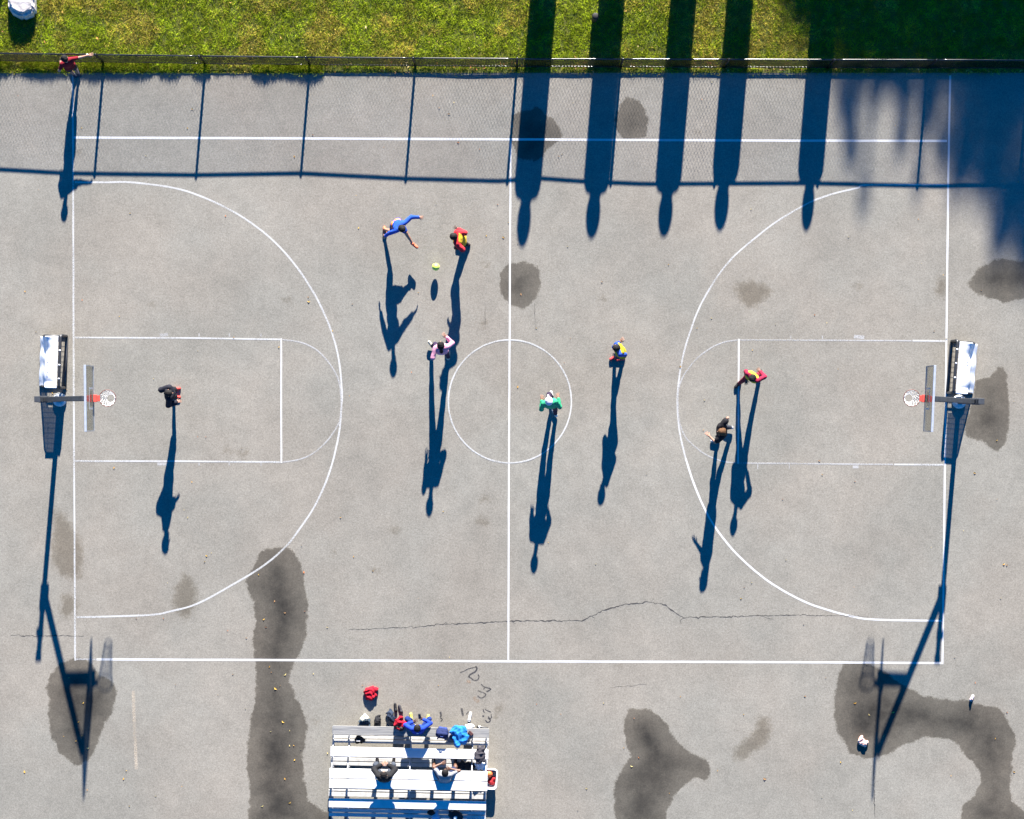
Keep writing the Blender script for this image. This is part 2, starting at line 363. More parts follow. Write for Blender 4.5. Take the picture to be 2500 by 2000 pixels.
v1 = vnoise(P, 0.9, 1) * 0.6 + vnoise(P, 2.7, 2) * 0.4; v2 = vnoise(P, 5.0, 3) * 0.5 + vnoise(P, 11.0, 4) * 0.5
strip_bare = np.clip((EDGE_Y + 0.30 - P[:, 1]) / 0.3, 0, 1) * (P[:, 0] > -5.6)
keep = RNG.random(n) > np.clip(0.75 * strip_bare + 0.35 * (v2 < 0.36), 0, 0.9)
P, v1, v2 = P[keep], v1[keep], v2[keep]; n = len(P)
left = np.clip((-8.0 - P[:, 0]) / 5.0, 0, 1) * 0.18
straw = (RNG.random(n) < np.clip((v1 - 0.47) * 3.0 + left + 0.10 * (v2 > 0.55), 0.04, 0.75)).astype(float) * (0.55 + 0.45 * RNG.random(n))
hgt = 0.028 + 0.065 * RNG.random(n) * (0.45 + v2)
g = blades(P, hgt, 0.008 + 0.011 * RNG.random(n), straw, 'grass', M_blade, 1.25); tag(g, kind='stuff')
# taller weeds that grow through the foot of the fence, mostly on its left half
def fence_base(px): return float(np.interp(px, [-200, 0, 500, 1000, 1262, 2500, 2700], [144, 148, 155, 160, 162, 166, 167]))
n = 42000
X = np.where(RNG.random(n) < 0.86, RNG.uniform(-16.5, -5.2, n), RNG.uniform(-5.2, 16.5, n))
clump = vnoise(np.c_[X, np.zeros(n)], 2.2, 9)
X, clump = X[clump > 0.25], clump[clump > 0.25]; n = len(X)
Yb = np.array([W(0, fence_base(1250 + x / S))[1] for x in X]) - 0.03 - np.abs(RNG.normal(0, 0.10, n))
hh = (0.06 + 0.20 * RNG.random(n) * (.25 + .6 * clump)) * np.where(X < -5.2, 1.0, 0.6)
g = blades(np.c_[X, Yb], hh, 0.008 + 0.010 * RNG.random(n), (RNG.random(n) < 0.12).astype(float), 'fence_weeds', M_blade, 0.8); tag(g, kind='stuff')

# fallen leaves: far too small and many to take one by one
def leaf_mat():
    m = bpy.data.materials.new('fallen_leaf'); m.use_nodes = True; t = m.node_tree; p = t.nodes["Principled BSDF"]
    a = t.nodes.new('ShaderNodeAttribute'); a.attribute_name = 'Col'; t.links.new(a.outputs['Color'], p.inputs['Base Color']); p.inputs['Roughness'].default_value = 0.7
    return m
LP = []
for q in [(53,614),(649,626),(700,697),(1432,772),(2052,996),(2113,1188),(145,1427),(175,1480),(165,1520),(160,1560),(185,1575),(555,1304),(578,1266),(600,1290),(560,1320),(567,1404),(640,1205),(690,1586),(785,1202),(552,1697),(600,1640),(1235,1660),(610,1690),(596,1520),(1330,1613),(1345,1595),(240,985),(395,1090),(545,1210),(435,1170),(260,1640),(1610,1640),(1830,1505),(1810,1560),(1860,1550),(2095,1555),(2120,1500),(2135,1625),(2160,1600),(475,455),(650,635),(945,240),(1060,500),(755,480),(2120,1190),(1770,1605),(52,1625),(1090,815),(1097,620),(965,300),(1560,1260),(1725,970),(620,330),(395,270),(890,1700),(600,1420),(580,1450),(570,1540),(610,1570),(620,1600),(1800,1480),(1880,1500)]:
    LP.append((D(*q), 1.0))
for _ in range(150):
    LP.append((Vector((RNG.uniform(-15, 15), RNG.uniform(-12, 9.7), 0)), 0.55))
for _ in range(260):
    LP.append((Vector((RNG.uniform(-6, 15), RNG.uniform(EDGE_Y, EDGE_Y + 0.32), 0.03)), 1.0))
for _ in range(40):
    LP.append((Vector((RNG.uniform(-15, 15), RNG.uniform(EDGE_Y + .4, 12.2), 0.05)), 1.0))
Vv, Ff, Cc = [], [], []
for p0, sc in LP:
    a = random.uniform(0, 6.28); L_ = random.uniform(0.028, 0.055) * sc; w = L_ * random.uniform(0.35, 0.6); ca, sa = math.cos(a), math.sin(a); k = len(Vv)
    for (x, y, z) in ((-L_, 0, .006), (0, -w, .022), (L_, 0, .008), (0, w, .026), (0, 0, .010)):
        Vv.append((p0.x + x * ca - y * sa, p0.y + x * sa + y * ca, p0.z + z))
    Ff += [(k, k + 1, k + 4), (k + 1, k + 2, k + 4), (k + 2, k + 3, k + 4), (k + 3, k, k + 4)]
    c = random.choice([(0.42, 0.22, 0.03), (0.50, 0.30, 0.05), (0.38, 0.13, 0.04), (0.46, 0.36, 0.14), (0.30, 0.16, 0.06)])
    Cc += [(*c, 1)] * 5
lv = np_mesh('fallen_leaves', np.array(Vv), np.array(Ff), leaf_mat()); tag(lv, kind='stuff')
col = lv.data.color_attributes.new('Col', 'FLOAT_COLOR', 'POINT'); col.data.foreach_set('color', np.array(Cc, dtype=np.float32).ravel())

# ------------------------------------------------------------------ court markings
ZL = 0.0016
def line(pts, wpx, m, name='court_line', smooth=0, z=ZL):
    q = [W(*p) for p in pts]
    if smooth: q = catmull(q, smooth)
    else:
        r = []
        for a, b in zip(q[:-1], q[1:]):
            k = max(1, int((b - a).length / 0.4))
            r += [a.lerp(b, i / k) for i in range(k)]
        q = r + [q[-1]]
    o = MB().strip(q, wpx * S * 0.88, z, 0.003).build(name, m); tag(o, kind='structure'); return o
line([(180.5,336),(600,337.6),(1200,340.2),(1850,343.3),(2312,344.3)], 6.5, M_line, 'sideline')
line([(236,1610),(700,1611.7),(1260,1615),(1800,1616.3),(2298,1618.9)], 6.0, M_line, 'sideline')
line([(186,1609.5),(236,1610)], 4.0, M_line3, 'sideline')
line([(177.5,182),(179,600),(180,940),(183.5,1613)], 5.0, M_line2, 'baseline')
line([(2319.7,184),(2315,446),(2310.6,828),(2306.9,1145),(2300.9,1621.5)], 5.5, M_line, 'baseline')
line([(1246.7,344),(1242,1250),(1241,1612)], 5.0, M_line, 'centre_line', z=ZL * 2)
circ = [(1244.8 + 150.2 * math.cos(2 * math.pi * k / 96), 980 + 150.2 * math.sin(2 * math.pi * k / 96)) for k in range(97)]
line(circ, 4.2, M_line2, 'centre_circle', z=ZL * 3)
line([(182.5,445.3),(260,445.3),(322.6,445.4),(426.5,459.4),(500.7,483.5),(582.4,524.3),(656.6,578.1),(716,641),(764,711.7),(793.9,771),(816,830.4),(829,889.8),(834.7,956.6),(834,988),(827,1062),(805,1151.5),(771.6,1229.4),(730.8,1292.5),(693.7,1338.9),(638,1385),(563.8,1429.8),(482,1474),(415,1492.9),(359.7,1502),(186.5,1507)], 5.0, M_line2, 'three_point_line', 5)
line([(2311,451.3),(2121,451.6),(2093.5,459),(2037.8,472),(1989.6,488.6),(1952.5,507.2),(1896.8,540.6),(1852.3,574),(1807.8,611),(1778,640.8),(1748.4,679.7),(1711.3,742.8),(1689,798.5),(1670.5,857.8),(1659.4,913.5),(1653.8,969),(1654.9,1015.7),(1661,1064),(1674,1119.5)], 4.6, M_line2, 'three_point_line', 5)
line([(1674,1119.5),(1694.6,1182.6),(1722,1245.7),(1748,1290),(1785.5,1338.5),(1822.6,1375.6),(1867,1412.7),(1915.4,1444),(1971,1472),(2026.7,1491),(2082,1505.4),(2138,1513),(2298.5,1515.8)], 5.4, M_line, 'three_point_line', 5)
# left lane
line([(183,824.1),(471,825.4),(684,829)], 4.6, M_line2, 'lane_line', z=ZL * 2)
line([(183.5,1125.5),(471,1126.3),(684,1128.3)], 4.6, M_line2, 'lane_line', z=ZL * 2)
line([(686.6,826.5),(687,1130.8)], 4.6, M_line, 'free_throw_line', z=ZL * 3)
line([(689.5,829.3),(730.8,834.9),(767.9,850.8),(797.6,878.7),(819.9,912),(829,938),(833,976),(832,1014),(823.6,1040),(797.6,1077.3),(764,1107),(730.8,1121.8),(690,1128.5)], 3.8, M_line3, 'free_throw_arc', 5, z=ZL * 2)
# right lane
line([(1806.6,829.8),(2225,832)], 3.6, M_line3, 'lane_line', z=ZL * 2); line([(2228,832),(2307,832.6)], 5.0, M_line2, 'lane_line', z=ZL * 2)
line([(1805,1130.5),(2180,1134)], 4.0, M_line3, 'lane_line', z=ZL * 2); line([(2183,1134),(2303.5,1135)], 4.8, M_line2, 'lane_line', z=ZL * 2)
line([(1803.7,827.5),(1802,1132.5)], 4.6, M_line, 'free_throw_line', z=ZL * 3)
line([(1800,830),(1767,835.6),(1737.3,848.6),(1704,872.7),(1681.6,898.7),(1665,924.6),(1656,954.3),(1655.4,995),(1659.8,1034),(1674,1067.6),(1696.5,1090),(1726,1111.4),(1767,1127),(1799,1130)], 3.6, M_line3, 'free_throw_arc', 5, z=ZL * 2)
for x in (486, 560, 637):
    line([(x, 814), (x, 822)], 3, M_line3, 'lane_mark'); line([(x, 1129.5), (x, 1137)], 3, M_line3, 'lane_mark')
line([(390, 819), (410, 817)], 9, M_line3, 'lane_mark'); line([(384, 1133), (408, 1133)], 8, M_line3, 'lane_mark')
for x in (1930, 2008): line([(x, 820), (x, 827.5)], 3, M_line3, 'lane_mark')
for x in (1850, 1927): line([(x, 1134), (x, 1145)], 3, M_line3, 'lane_mark')
line([(2085, 822), (2110, 824)], 10, M_line3, 'lane_mark'); line([(2082, 1140), (2096, 1140)], 8, M_line3, 'lane_mark')
line([(325, 1687), (328, 1770), (333, 1878)], 8, M_tan, 'faded_line')
# cracks
def crack(pts, w0, name='pavement_crack'):
    q = []
    for a, b in zip(pts[:-1], pts[1:]):
        k = max(2, int(math.dist(a, b) / 5))
        for i in range(k):
            t = i / k; q.append((a[0] + (b[0] - a[0]) * t + random.gauss(0, .6), a[1] + (b[1] - a[1]) * t + random.gauss(0, 1.1)))
    q.append(pts[-1]); q = [W(*p) for p in q]; m = len(q)
    wd = [S * w0 * (0.25 + 0.75 * math.sin(math.pi * min(1, max(0, (i + .5) / m))) ** 0.5) * random.uniform(.35, 1.5) * (.7 + .5 * math.sin(i * .21) ** 2) for i in range(m)]
    tag(MB().strip(q, wd, 0.0025).build(name, M_crack), kind='structure')
crack([(850,1538),(930,1534),(1000,1532),(1080,1525),(1170,1521),(1250,1516),(1420,1516),(1445,1503),(1480,1487),(1530,1476),(1590,1470),(1625,1478),(1650,1498),(1670,1508),(1750,1506),(1860,1503),(1960,1501),(2060,1504),(2120,1505)], 2.2)
for q_ in ([(1445,1503),(1451,1510),(1449,1517)], [(1670,1508),(1660,1517),(1663,1524)], [(1250,1516),(1259,1523)], [(1590,1470),(1597,1461)], [(1860,1503),(1872,1510),(1889,1512)], [(1080,1525),(1090,1519)]): crack(q_, 1.3)
crack([(25,1551),(80,1553),(140,1552),(205,1553)], 1.8)
crack([(1490,1678),(1540,1675),(1580,1670)], 0.8)
crack([(2132,1855),(2134,1920),(2136,2000)], 1.6); crack([(1184,740),(1184,800)], 0.8); crack([(1305,740),(1307,805)], 0.9)
# graffiti: sprayed strokes on the asphalt between the bleachers and the sideline
def stroke(pts, w, m=M_spray, name='graffiti_stroke', ox=1120, oy=1620, sc=10.78):
    q = catmull([W(ox + x / sc, oy + y / sc) for x, y in pts], 5)
    tag(MB().strip(q, w * S, 0.003, 0.004).build(name, m), kind='structure')
stroke([(30,240),(140,200),(250,140),(380,110),(460,80)], 2.2); stroke([(460,80),(475,150),(430,220),(370,250),(290,300),(265,360)], 4.0)
stroke([(265,350),(330,390),(400,440),(470,440),(520,400),(530,340),(505,290)], 3.2)
stroke([(590,540),(650,600),(700,625),(800,650),(850,670)], 3.0); stroke([(690,620),(650,680)], 2.4); stroke([(850,670),(780,720),(730,735)], 3.6)
stroke([(500,710),(580,745),(650,770),(710,810),(680,870),(610,900),(550,895),(500,850)], 3.0)
stroke([(640,1190),(655,1260),(680,1290)], 2.4); stroke([(690,1200),(770,1250),(850,1280)], 2.6); stroke([(850,1340),(860,1400),(830,1450),(770,1390)], 2.2)
stroke([(770,1430),(830,1490),(800,1540),(740,1540),(700,1490)], 3.0); stroke([(620,1385),(670,1385)], 3.4)
stroke([(70,1180),(90,1280),(120,1380)], 5.0); stroke([(200,1340),(260,1260)], 2.4)
stroke([(540,210),(560,300),(540,380)], 4.0, ox=1030, oy=1720, sc=11.98); stroke([(540,400),(600,440),(545,500)], 3.0, ox=1030, oy=1720, sc=11.98)
stroke([(210,470),(260,480),(310,480)], 7.0, M_rust, 'spray_stain'); stroke([(400,880),(450,960),(530,1010)], 8.0, M_rust, 'spray_stain')

# ------------------------------------------------------------------ fence
base0 = Vector((0, W(0, 162)[1], 0))
fence = empty('chain_link_fence', base0, 0, 'black chain link fence along the grass edge with round posts and rails', 'fence')
def ztop(px): return float(np.interp(px, [-250, 0, 186, 499, 757, 1009, 1247, 1334, 1450, 1600, 2000, 2320, 2750],
                                        [1.16, 1.165, 1.20, 1.20, 1.17, 1.215, 1.235, 1.20, 1.235, 1.26, 1.245, 1.275, 1.25]))
def fpt(px, z): 
    q = W(px, fence_base(px)); q.z = z; return q - base0
posts = [-254, 2, 254, 502, 757, 1014, 1262, 1515, 1768, 2020, 2264, 2512, 2760]
pm = MB().tube([(0, 0, -0.1), (0, 0, 1.0)], 0.04, 10); pm.tube([(0, 0, 1.0), (0, 0, 1.03), (0, 0, 1.05)], [0.046, 0.04, 0.01], 10)
pme = None
for px in posts:
    if pme is None:
        o = pm.build('post', M_fence, fence, True); pme = o.data
    else: o = link('post', pme, None, fence)
    o.location = fpt(px, 0); o.scale = (1, 1, ztop(px) / 1.0)
for a, b in zip(posts[:-1], posts[1:]):
    pts = [fpt(a + (b - a) * k / 10, ztop(a + (b - a) * k / 10)) for k in range(11)]
    MB().tube(pts, 0.025, 10).build('top_rail', M_fence, fence, True)
    wv = random.uniform(-0.015, 0.015)
    pts = [fpt(a + (b - a) * k / 10, 0.095 + wv * math.sin(math.pi * k / 10) + random.uniform(-.004, .004)) + Vector((0, -.02, 0)) for k in range(11)]
    MB().tube(pts, 0.022, 10).build('bottom_rail', M_fence, fence, True)
    # woven wire of this bay
    x0, x1 = fpt(a, 0), fpt(b, 0); n = int((x1 - x0).length / 0.047); zk = 0.036; mk = int(1.14 / zk) + 1
    i = np.arange(n)[:, None]; k = np.arange(mk)[None, :]
    px = a + (b - a) * (i + 0.5 + ((k + i) % 2 - 0.5) * 0.96) / n
    bx = (px - 1250) * S; by = (1000 - np.interp(px, [-200, 0, 500, 1000, 1262, 2500, 2700], [144, 148, 155, 160, 162, 166, 167])) * S - base0.y
    zt = np.interp(px, [-250, 0, 186, 499, 757, 1009, 1247, 1334, 1450, 1600, 2000, 2320, 2750], [1.16, 1.165, 1.20, 1.20, 1.17, 1.215, 1.235, 1.20, 1.235, 1.26, 1.245, 1.275, 1.25])
    bz = 0.07 + (zt - 0.07) * k / (mk - 1)
    cen = np.stack([bx, by - 0.035 + 0 * bx, bz], -1); r = 0.0047
    ring = np.array([(0, r, 0), (0.87 * r, -.5 * r, 0), (-.87 * r, -.5 * r, 0)])
    V = (cen[:, :, None, :] + ring).reshape(-1, 3)
    idx = (np.arange(n)[:, None, None] * mk + np.arange(mk - 1)[None, :, None]) * 3 + np.arange(3)[None, None, :]
    idn = (np.arange(n)[:, None, None] * mk + np.arange(mk - 1)[None, :, None]) * 3 + (np.arange(3)[None, None, :] + 1) % 3
    Fq = np.stack([idx, idn, idn + 3, idx + 3], -1).reshape(-1, 4)
    tag(np_mesh('wire_mesh', V, Fq, M_fence, fence), kind='stuff')

# ------------------------------------------------------------------ stones, statues, post and trees north of the court
def rock(name, loc, size, seed, label, rz=0.0, m=M_stone):
    bm = bmesh.new(); bmesh.ops.create_icosphere(bm, subdivisions=4, radius=1.0); r = np.random.default_rng(seed)
    dirs = r.normal(size=(14, 3)); dirs /= np.linalg.norm(dirs, axis=1)[:, None]; lim = r.uniform(0.70, 0.95, 14)
    for v in bm.verts:
        d = np.array(v.co)
        for q, l in zip(dirs, lim):
            s = d @ q
            if s > l: d = d - q * (s - l)
        n = 0.03 * math.sin(d[0] * 9 + seed) * math.sin(d[1] * 8) + 0.02 * math.sin(d[2] * 17 + d[0] * 11)
        d = d * (1 + n); v.co = (d[0] * size[0], d[1] * size[1], max(d[2], -0.25) * size[2])
    me = bpy.data.meshes.new(name); bm.to_mesh(me); bm.free()
    o = link(name, me, m); o.location = loc; o.rotation_euler = (0, 0, rz); return tag(o, label, 'boulder')
def slab_rock():
    pl = [(-.40,.75),(.36,.78),(.39,.2),(.41,-.12),(.395,-.30),(.02,-.46),(-.37,-.26),(-.40,.1)]
    bm = bmesh.new(); vb = [bm.verts.new((x, y, -0.05)) for x, y in pl]; f = bm.faces.new(vb)
    e = bmesh.ops.extrude_face_region(bm, geom=[f]); vt = [v for v in e['geom'] if isinstance(v, bmesh.types.BMVert)]
    for v in vt:
        v.co.z = 0.40 + 0.05 * v.co.y; v.co.x *= .95; v.co.y = v.co.y * .93 + .07 * (v.co.y < 0)
    bmesh.ops.recalc_face_normals(bm, faces=bm.faces)
    bmesh.ops.bevel(bm, geom=list(bm.edges), offset=0.07, segments=2, affect='EDGES')
    bmesh.ops.triangulate(bm, faces=bm.faces); bmesh.ops.subdivide_edges(bm, edges=bm.edges, cuts=3, use_grid_fill=True)
    for v in bm.verts:
        c = v.co; k = 0.010 * (math.sin(c.x * 21 + 2) * math.sin(c.y * 17 + 1) + 0.7 * math.sin(c.x * 43 + c.y * 31) + .6 * math.sin(c.z * 30 + c.y * 25))
        v.co = c * (1 + k * .6) + Vector((0, 0, k * (c.z > .2)))
    me = bpy.data.meshes.new('boulder'); bm.to_mesh(me); bm.free(); return me
bo = link('boulder', slab_rock(), M_stone, None, True); bo.location = D(50, 14, 0); tag(bo, 'pale flat topped boulder lying on the grass behind the fence', 'boulder')
rock('boulder', D(-17, -38, 0), (0.42, 0.6, 0.42), 5, 'second boulder on the grass beyond the corner, only its shadow in view', m=M_stone)
pt = MB().lathe([(.085, -.1), (.085, .50), (.10, .52), (.10, .56), (.06, .585)], n=16).build('marker_post', mat('dark_post_wood', (0.006, 0.0055, 0.005), 0.8, 0.2, 20), None, True)
pt.location = D(1252, 42, 0); tag(pt, 'short dark wooden post standing in the grass between two long shadows', 'post')

# ------------------------------------------------------------------ signed-distance modelling for soft and organic shapes
class Field:
    def __init__(s, lo, hi, h):
        s.lo = np.array(lo, float); s.h = h; s.n = np.ceil((np.array(hi) - s.lo) / h).astype(int) + 1
        s.F = np.full(s.n, 0.25, np.float32)
    def box(s, a, b, m):
        i0 = np.clip(np.floor((np.minimum(a, b) - m - s.lo) / s.h).astype(int), 0, s.n - 1); i1 = np.clip(np.ceil((np.maximum(a, b) + m - s.lo) / s.h).astype(int) + 1, 1, s.n)
        sl = tuple(slice(x, y) for x, y in zip(i0, i1))
        g = [s.lo[k] + s.h * np.arange(i0[k], i1[k]) for k in range(3)]
        return sl, np.stack(np.meshgrid(*g, indexing='ij'), -1)
    def merge(s, sl, d, k):
        f = s.F[sl]; hh = np.clip(.5 + .5 * (f - d) / k, 0, 1); s.F[sl] = f * (1 - hh) + d * hh - k * hh * (1 - hh)
    def cap(s, a, b, ra, rb=None, k=.02):
        rb = ra if rb is None else rb; a = np.array(a, float); b = np.array(b, float)
        sl, P = s.box(a, b, max(ra, rb) + k + .06)
        e = b - a; L = e @ e; w = P - a; t = np.clip((w @ e) / L, 0, 1) if L > 1e-10 else np.zeros(P.shape[:3])
        q = w - t[..., None] * e; s.merge(sl, np.sqrt((q * q).sum(-1)) - (ra + (rb - ra) * t), k)
    def ell(s, c, r, rot=None, k=.02):
        c = np.array(c, float); r = np.array(r, float); m = r.max(); sl, P = s.box(c, c, m + k + .06); q = P - c
        if rot is not None: q = q @ np.array(rot)
        d = np.sqrt(((q / r) ** 2).sum(-1)); s.merge(sl, (d - 1) * r.min(), k)
    def rbox(s, c, half, rad, rot=None, k=.02):
        c = np.array(c, float); half = np.array(half, float); sl, P = s.box(c, c, np.linalg.norm(half) + k + .06); q = P - c
        if rot is not None: q = q @ np.array(rot)
        q = np.abs(q) - (half - rad); d = np.sqrt((np.maximum(q, 0) ** 2).sum(-1)) + np.minimum(q.max(-1), 0) - rad; s.merge(sl, d, k)
    def cut(s, pt, nrm):
        g = [s.lo[k] + s.h * np.arange(s.n[k]) for k in range(3)]
        d = (g[0][:, None, None] - pt[0]) * nrm[0] + (g[1][None, :, None] - pt[1]) * nrm[1] + (g[2][None, None, :] - pt[2]) * nrm[2]
        s.F = np.maximum(s.F, d.astype(np.float32))
    def wrinkle(s, amp, fr, seed=0):
        g = np.meshgrid(*[s.lo[k] + s.h * np.arange(s.n[k]) for k in range(3)], indexing='ij')
        w = np.sin(g[0] * fr + seed + 2.1 * np.sin(g[1] * fr * .6 + seed)) * np.sin(g[2] * fr * 1.3 + 1.7 * np.sin(g[0] * fr * .5) + seed * 2) + .6 * np.sin(g[1] * fr * 1.7 + g[2] * fr * .9 + seed)
        s.F = s.F + (amp * w).astype(np.float32)
    def mesh(s):
        F = s.F.copy(); 
        for ax in range(3):
            sl = [slice(None)] * 3
            for e in (0, -1): sl[ax] = e; F[tuple(sl)] = np.maximum(F[tuple(sl)], 1e-3)
        I = F < 0; nx, ny, nz = F.shape
        cnt = np.zeros((nx - 1, ny - 1, nz - 1), np.int8)
        for i in (0, 1):
            for j in (0, 1):
                for k in (0, 1): cnt += I[i:nx - 1 + i, j:ny - 1 + j, k:nz - 1 + k]
        act = (cnt > 0) & (cnt < 8); ids = np.full(act.shape, -1, np.int64); c = np.argwhere(act); ids[act] = np.arange(len(c))
        acc = np.zeros((len(c), 3)); num = np.zeros(len(c))
        for ax in range(3):
            o = [a for a in range(3) if a != ax]
            for u in (0, 1):
                for v in (0, 1):
                    A = c.copy(); A[:, o[0]] += u; A[:, o[1]] += v; B = A.copy(); B[:, ax] += 1
                    fa = F[A[:, 0], A[:, 1], A[:, 2]]; fb = F[B[:, 0], B[:, 1], B[:, 2]]; m = (fa < 0) != (fb < 0)
                    t = np.where(m, fa / np.where(m, fa - fb, 1), 0); p = A.astype(float); p[:, ax] += t
                    acc[m] += p[m]; num[m] += 1
        V = s.lo + s.h * acc / np.maximum(num, 1)[:, None]; Q = []
        for ax in range(3):
            o = [(ax + 1) % 3, (ax + 2) % 3]
            a = np.moveaxis(I, ax, 0); ch = np.argwhere(a[:-1] != a[1:])       # index order: ax, then the remaining two ascending
            rem = [x for x in range(3) if x != ax]; E = np.zeros((len(ch), 3), int); E[:, ax] = ch[:, 0]; E[:, rem[0]] = ch[:, 1]; E[:, rem[1]] = ch[:, 2]
            E = E[(E[:, o[0]] > 0) & (E[:, o[1]] > 0)]
            def cell(du, dv):
                X = E.copy(); X[:, o[0]] -= du; X[:, o[1]] -= dv; return ids[X[:, 0], X[:, 1], X[:, 2]]
            q = np.stack([cell(0, 0), cell(1, 0), cell(1, 1), cell(0, 1)], 1)
            fl = I[E[:, 0], E[:, 1], E[:, 2]]; q[~fl] = q[~fl][:, ::-1]; Q.append(q)
        return V, np.concatenate(Q)
def soft(name, lo, hi, h, fn, m, parent=None, loc=None):
    f = Field(lo, hi, h); fn(f); V, Q = f.mesh(); o = np_mesh(name, V, Q, m, parent, True)
    if loc is not None: o.location = loc
    return o

# five tall carved figures beyond the top of the frame: their long shadows lie over the grass, the fence and the court
def statue(px_c, tip_y, wpx, headw, tilt, lab, sy):
    Y0 = 13.7; tip = D(px_c, tip_y); zt = (Y0 - tip.y) / 2.747; x0 = tip.x + 2.747 * TAZ * zt
    base = Vector((x0, Y0, 0)); hw = wpx * 1.1596 * S / 2; sh = (Y0 - D(0, sy).y) / 2.747
    root = empty('stone_figure', base, 0, lab, 'statue', 'tall stone figures north of the fence')
    def body(f):
        f.rbox((0, 0, sh / 2 - .1), (hw, .20, sh / 2 - .02), .07, k=.02)
        f.cap((-hw * .55, 0, sh - .12), (hw * .55, 0, sh - .12), .17, k=.06)
        f.cap((tilt * .3, 0, sh - .1), (tilt * .6, 0, sh + .12), headw * .36, k=.05)
    soft('body', (-.6, -.4, -.02), (.6, .4, sh + .5), .035, body, M_statue, root)
    def head(f):
        hc = (zt + sh) / 2 + .05
        f.ell((tilt, 0, hc), (headw / 2, .19, (zt - sh) / 2 + .03), k=.02)
        f.cap((tilt, -.17, hc - .02), (tilt, -.2, hc - .08), .035, .03)
    soft('head', (-.5, -.4, sh - .1), (.5, .4, zt + .1), .03, head, M_statue, root)
for k, (a, b, w_, hw_, tl, sy) in enumerate([(1101, 508, 55, .40, -.02, 412), (1247, 490, 54, .42, -.02, 400), (1398, 486, 54, .42, .0, 398), (1518, 474, 55, .42, -.03, 378), (1697, 474, 53, .36, .01, 378)]):
    statue(a, b, w_, hw_, tl, ['tall stone figure whose shadow head falls nearest the centre line', 'tall stone figure with the second shadow from the centre line',
            'tall stone figure with the middle shadow of the five', 'tall stone figure with the fourth shadow from the centre line',
            'tall stone figure whose shadow head touches the right three point arc'][k], sy)

# trees beyond the frame, their crowns throw the soft shade in the top right corner
def leafy_mat():
    m = mat('tree_leaves', (0.055, 0.085, 0.022), 0.6, 0.35, 3.0); return m
M_leaf = leafy_mat()
def tree(loc, h, blobs, nleaf, lab, seed):
    r = np.random.default_rng(seed); root = empty('tree', loc, 0, lab, 'tree', 'trees north of the fence')
    tr = MB(); tr.tube([(0, 0, -.2), (.05, 0, h * .25), (0, .06, h * .5), (.03, 0, h * .8)], [.24, .19, .13, .04], 10)
    for (c, rad) in blobs:
        c = Vector(c); s0 = Vector((0, 0, h * r.uniform(.25, .55))); mid = s0.lerp(c, .5) + Vector((0, 0, .25))
        tr.tube([s0, mid, c], [.085, .05, .015], 6)
        for _ in range(5):
            e = c + Vector(r.normal(size=3)) * rad * .6; tr.tube([mid.lerp(c, .5), e], [.03, .008], 5)
    tr.build('trunk', M_bark, root, True)
    P = []
    vol = np.array([rad ** 1.6 for _, rad in blobs]); vol = vol / vol.sum()
    for (c, rad), q in zip(blobs, vol):
        n = int(nleaf * q); d = r.normal(size=(n, 3)); d /= np.linalg.norm(d, axis=1)[:, None]
        P.append(np.array(c) + d * (rad * r.random(n) ** .45)[:, None] * np.array([1, 1, .85]))
    P = np.concatenate(P); n = len(P); a = r.normal(size=(n, 3)); a /= np.linalg.norm(a, axis=1)[:, None]
    b = np.cross(a, r.normal(size=(n, 3))); b /= np.linalg.norm(b, axis=1)[:, None]; s = r.uniform(.06, .12, n)[:, None]
    V = np.stack([P - a * s, P + b * s * .55, P + a * s, P - b * s * .55], 1).reshape(-1, 3)
    np_mesh('crown', V, np.arange(4 * n).reshape(-1, 4), M_leaf, root)
def at_shadow(x, y, z):   # a point at height z whose shadow falls on displayed pixel (x, y)
    q = D(x, y); return Vector((q.x + 2.747 * TAZ * z, q.y + 2.747 * z, z))
def tree_from(shadow_blobs, base_y, h, nleaf, lab, seed):
    bl = []
    for (x, y, rad) in shadow_blobs:
        q = D(x, y); z = (base_y - q.y) / 2.747; bl.append((Vector((q.x + 2.747 * TAZ * z, base_y, z)), rad))
    bx = sum(b[0].x for b in bl) / len(bl); base = Vector((bx, base_y, 0))
    rr = np.random.default_rng(seed + 50); out = []
    for c, rad in bl:
        dy = rr.uniform(-.8, .8); out.append((tuple(c - base + Vector((0, dy, dy / 2.747))), rad))
    tree(base, h, out, nleaf, lab, seed)
tree_from([(2180,250,1.15),(2068,190,.72),(2235,420,1.1),(2100,110,1.2),(2200,60,1.6),(2032,290,.42),(2092,330,.55),(2170,400,.62),(2250,200,1.5),(2050,20,1.3),(2140,-60,1.6),(2050,-150,1.5),(2200,-200,1.8),
           (2012,400,.30),(2040,350,.45),(2066,410,.30),(2108,455,.55),(2105,530,.32),(2150,480,.60),(2158,555,.42),(2024,330,.40),(2085,395,.34),(2130,420,.45),(2100,250,.7)],
          66, 22.0, 13000, 'dense tree beyond the lawn shading the top right corner of the court', 11)
tree_from([(1785,230,.40),(1765,40,.9),(1840,60,1.0),(1930,60,1.1),(1900,180,.42),(1990,120,.9),(1955,250,.35),(1870,130,.5),(1985,330,.30),(1800,-40,1.3),(1950,-60,1.4),(1700,20,.6),(1790,330,.28),(1900,300,.26),(1690,-40,.9),(1880,-150,1.5),(1850,170,.35),(1930,400,.2),(1820,430,.2)],
          58, 19.0, 9500, 'sparse tree beyond the lawn dappling the grass and fence at the right', 23)

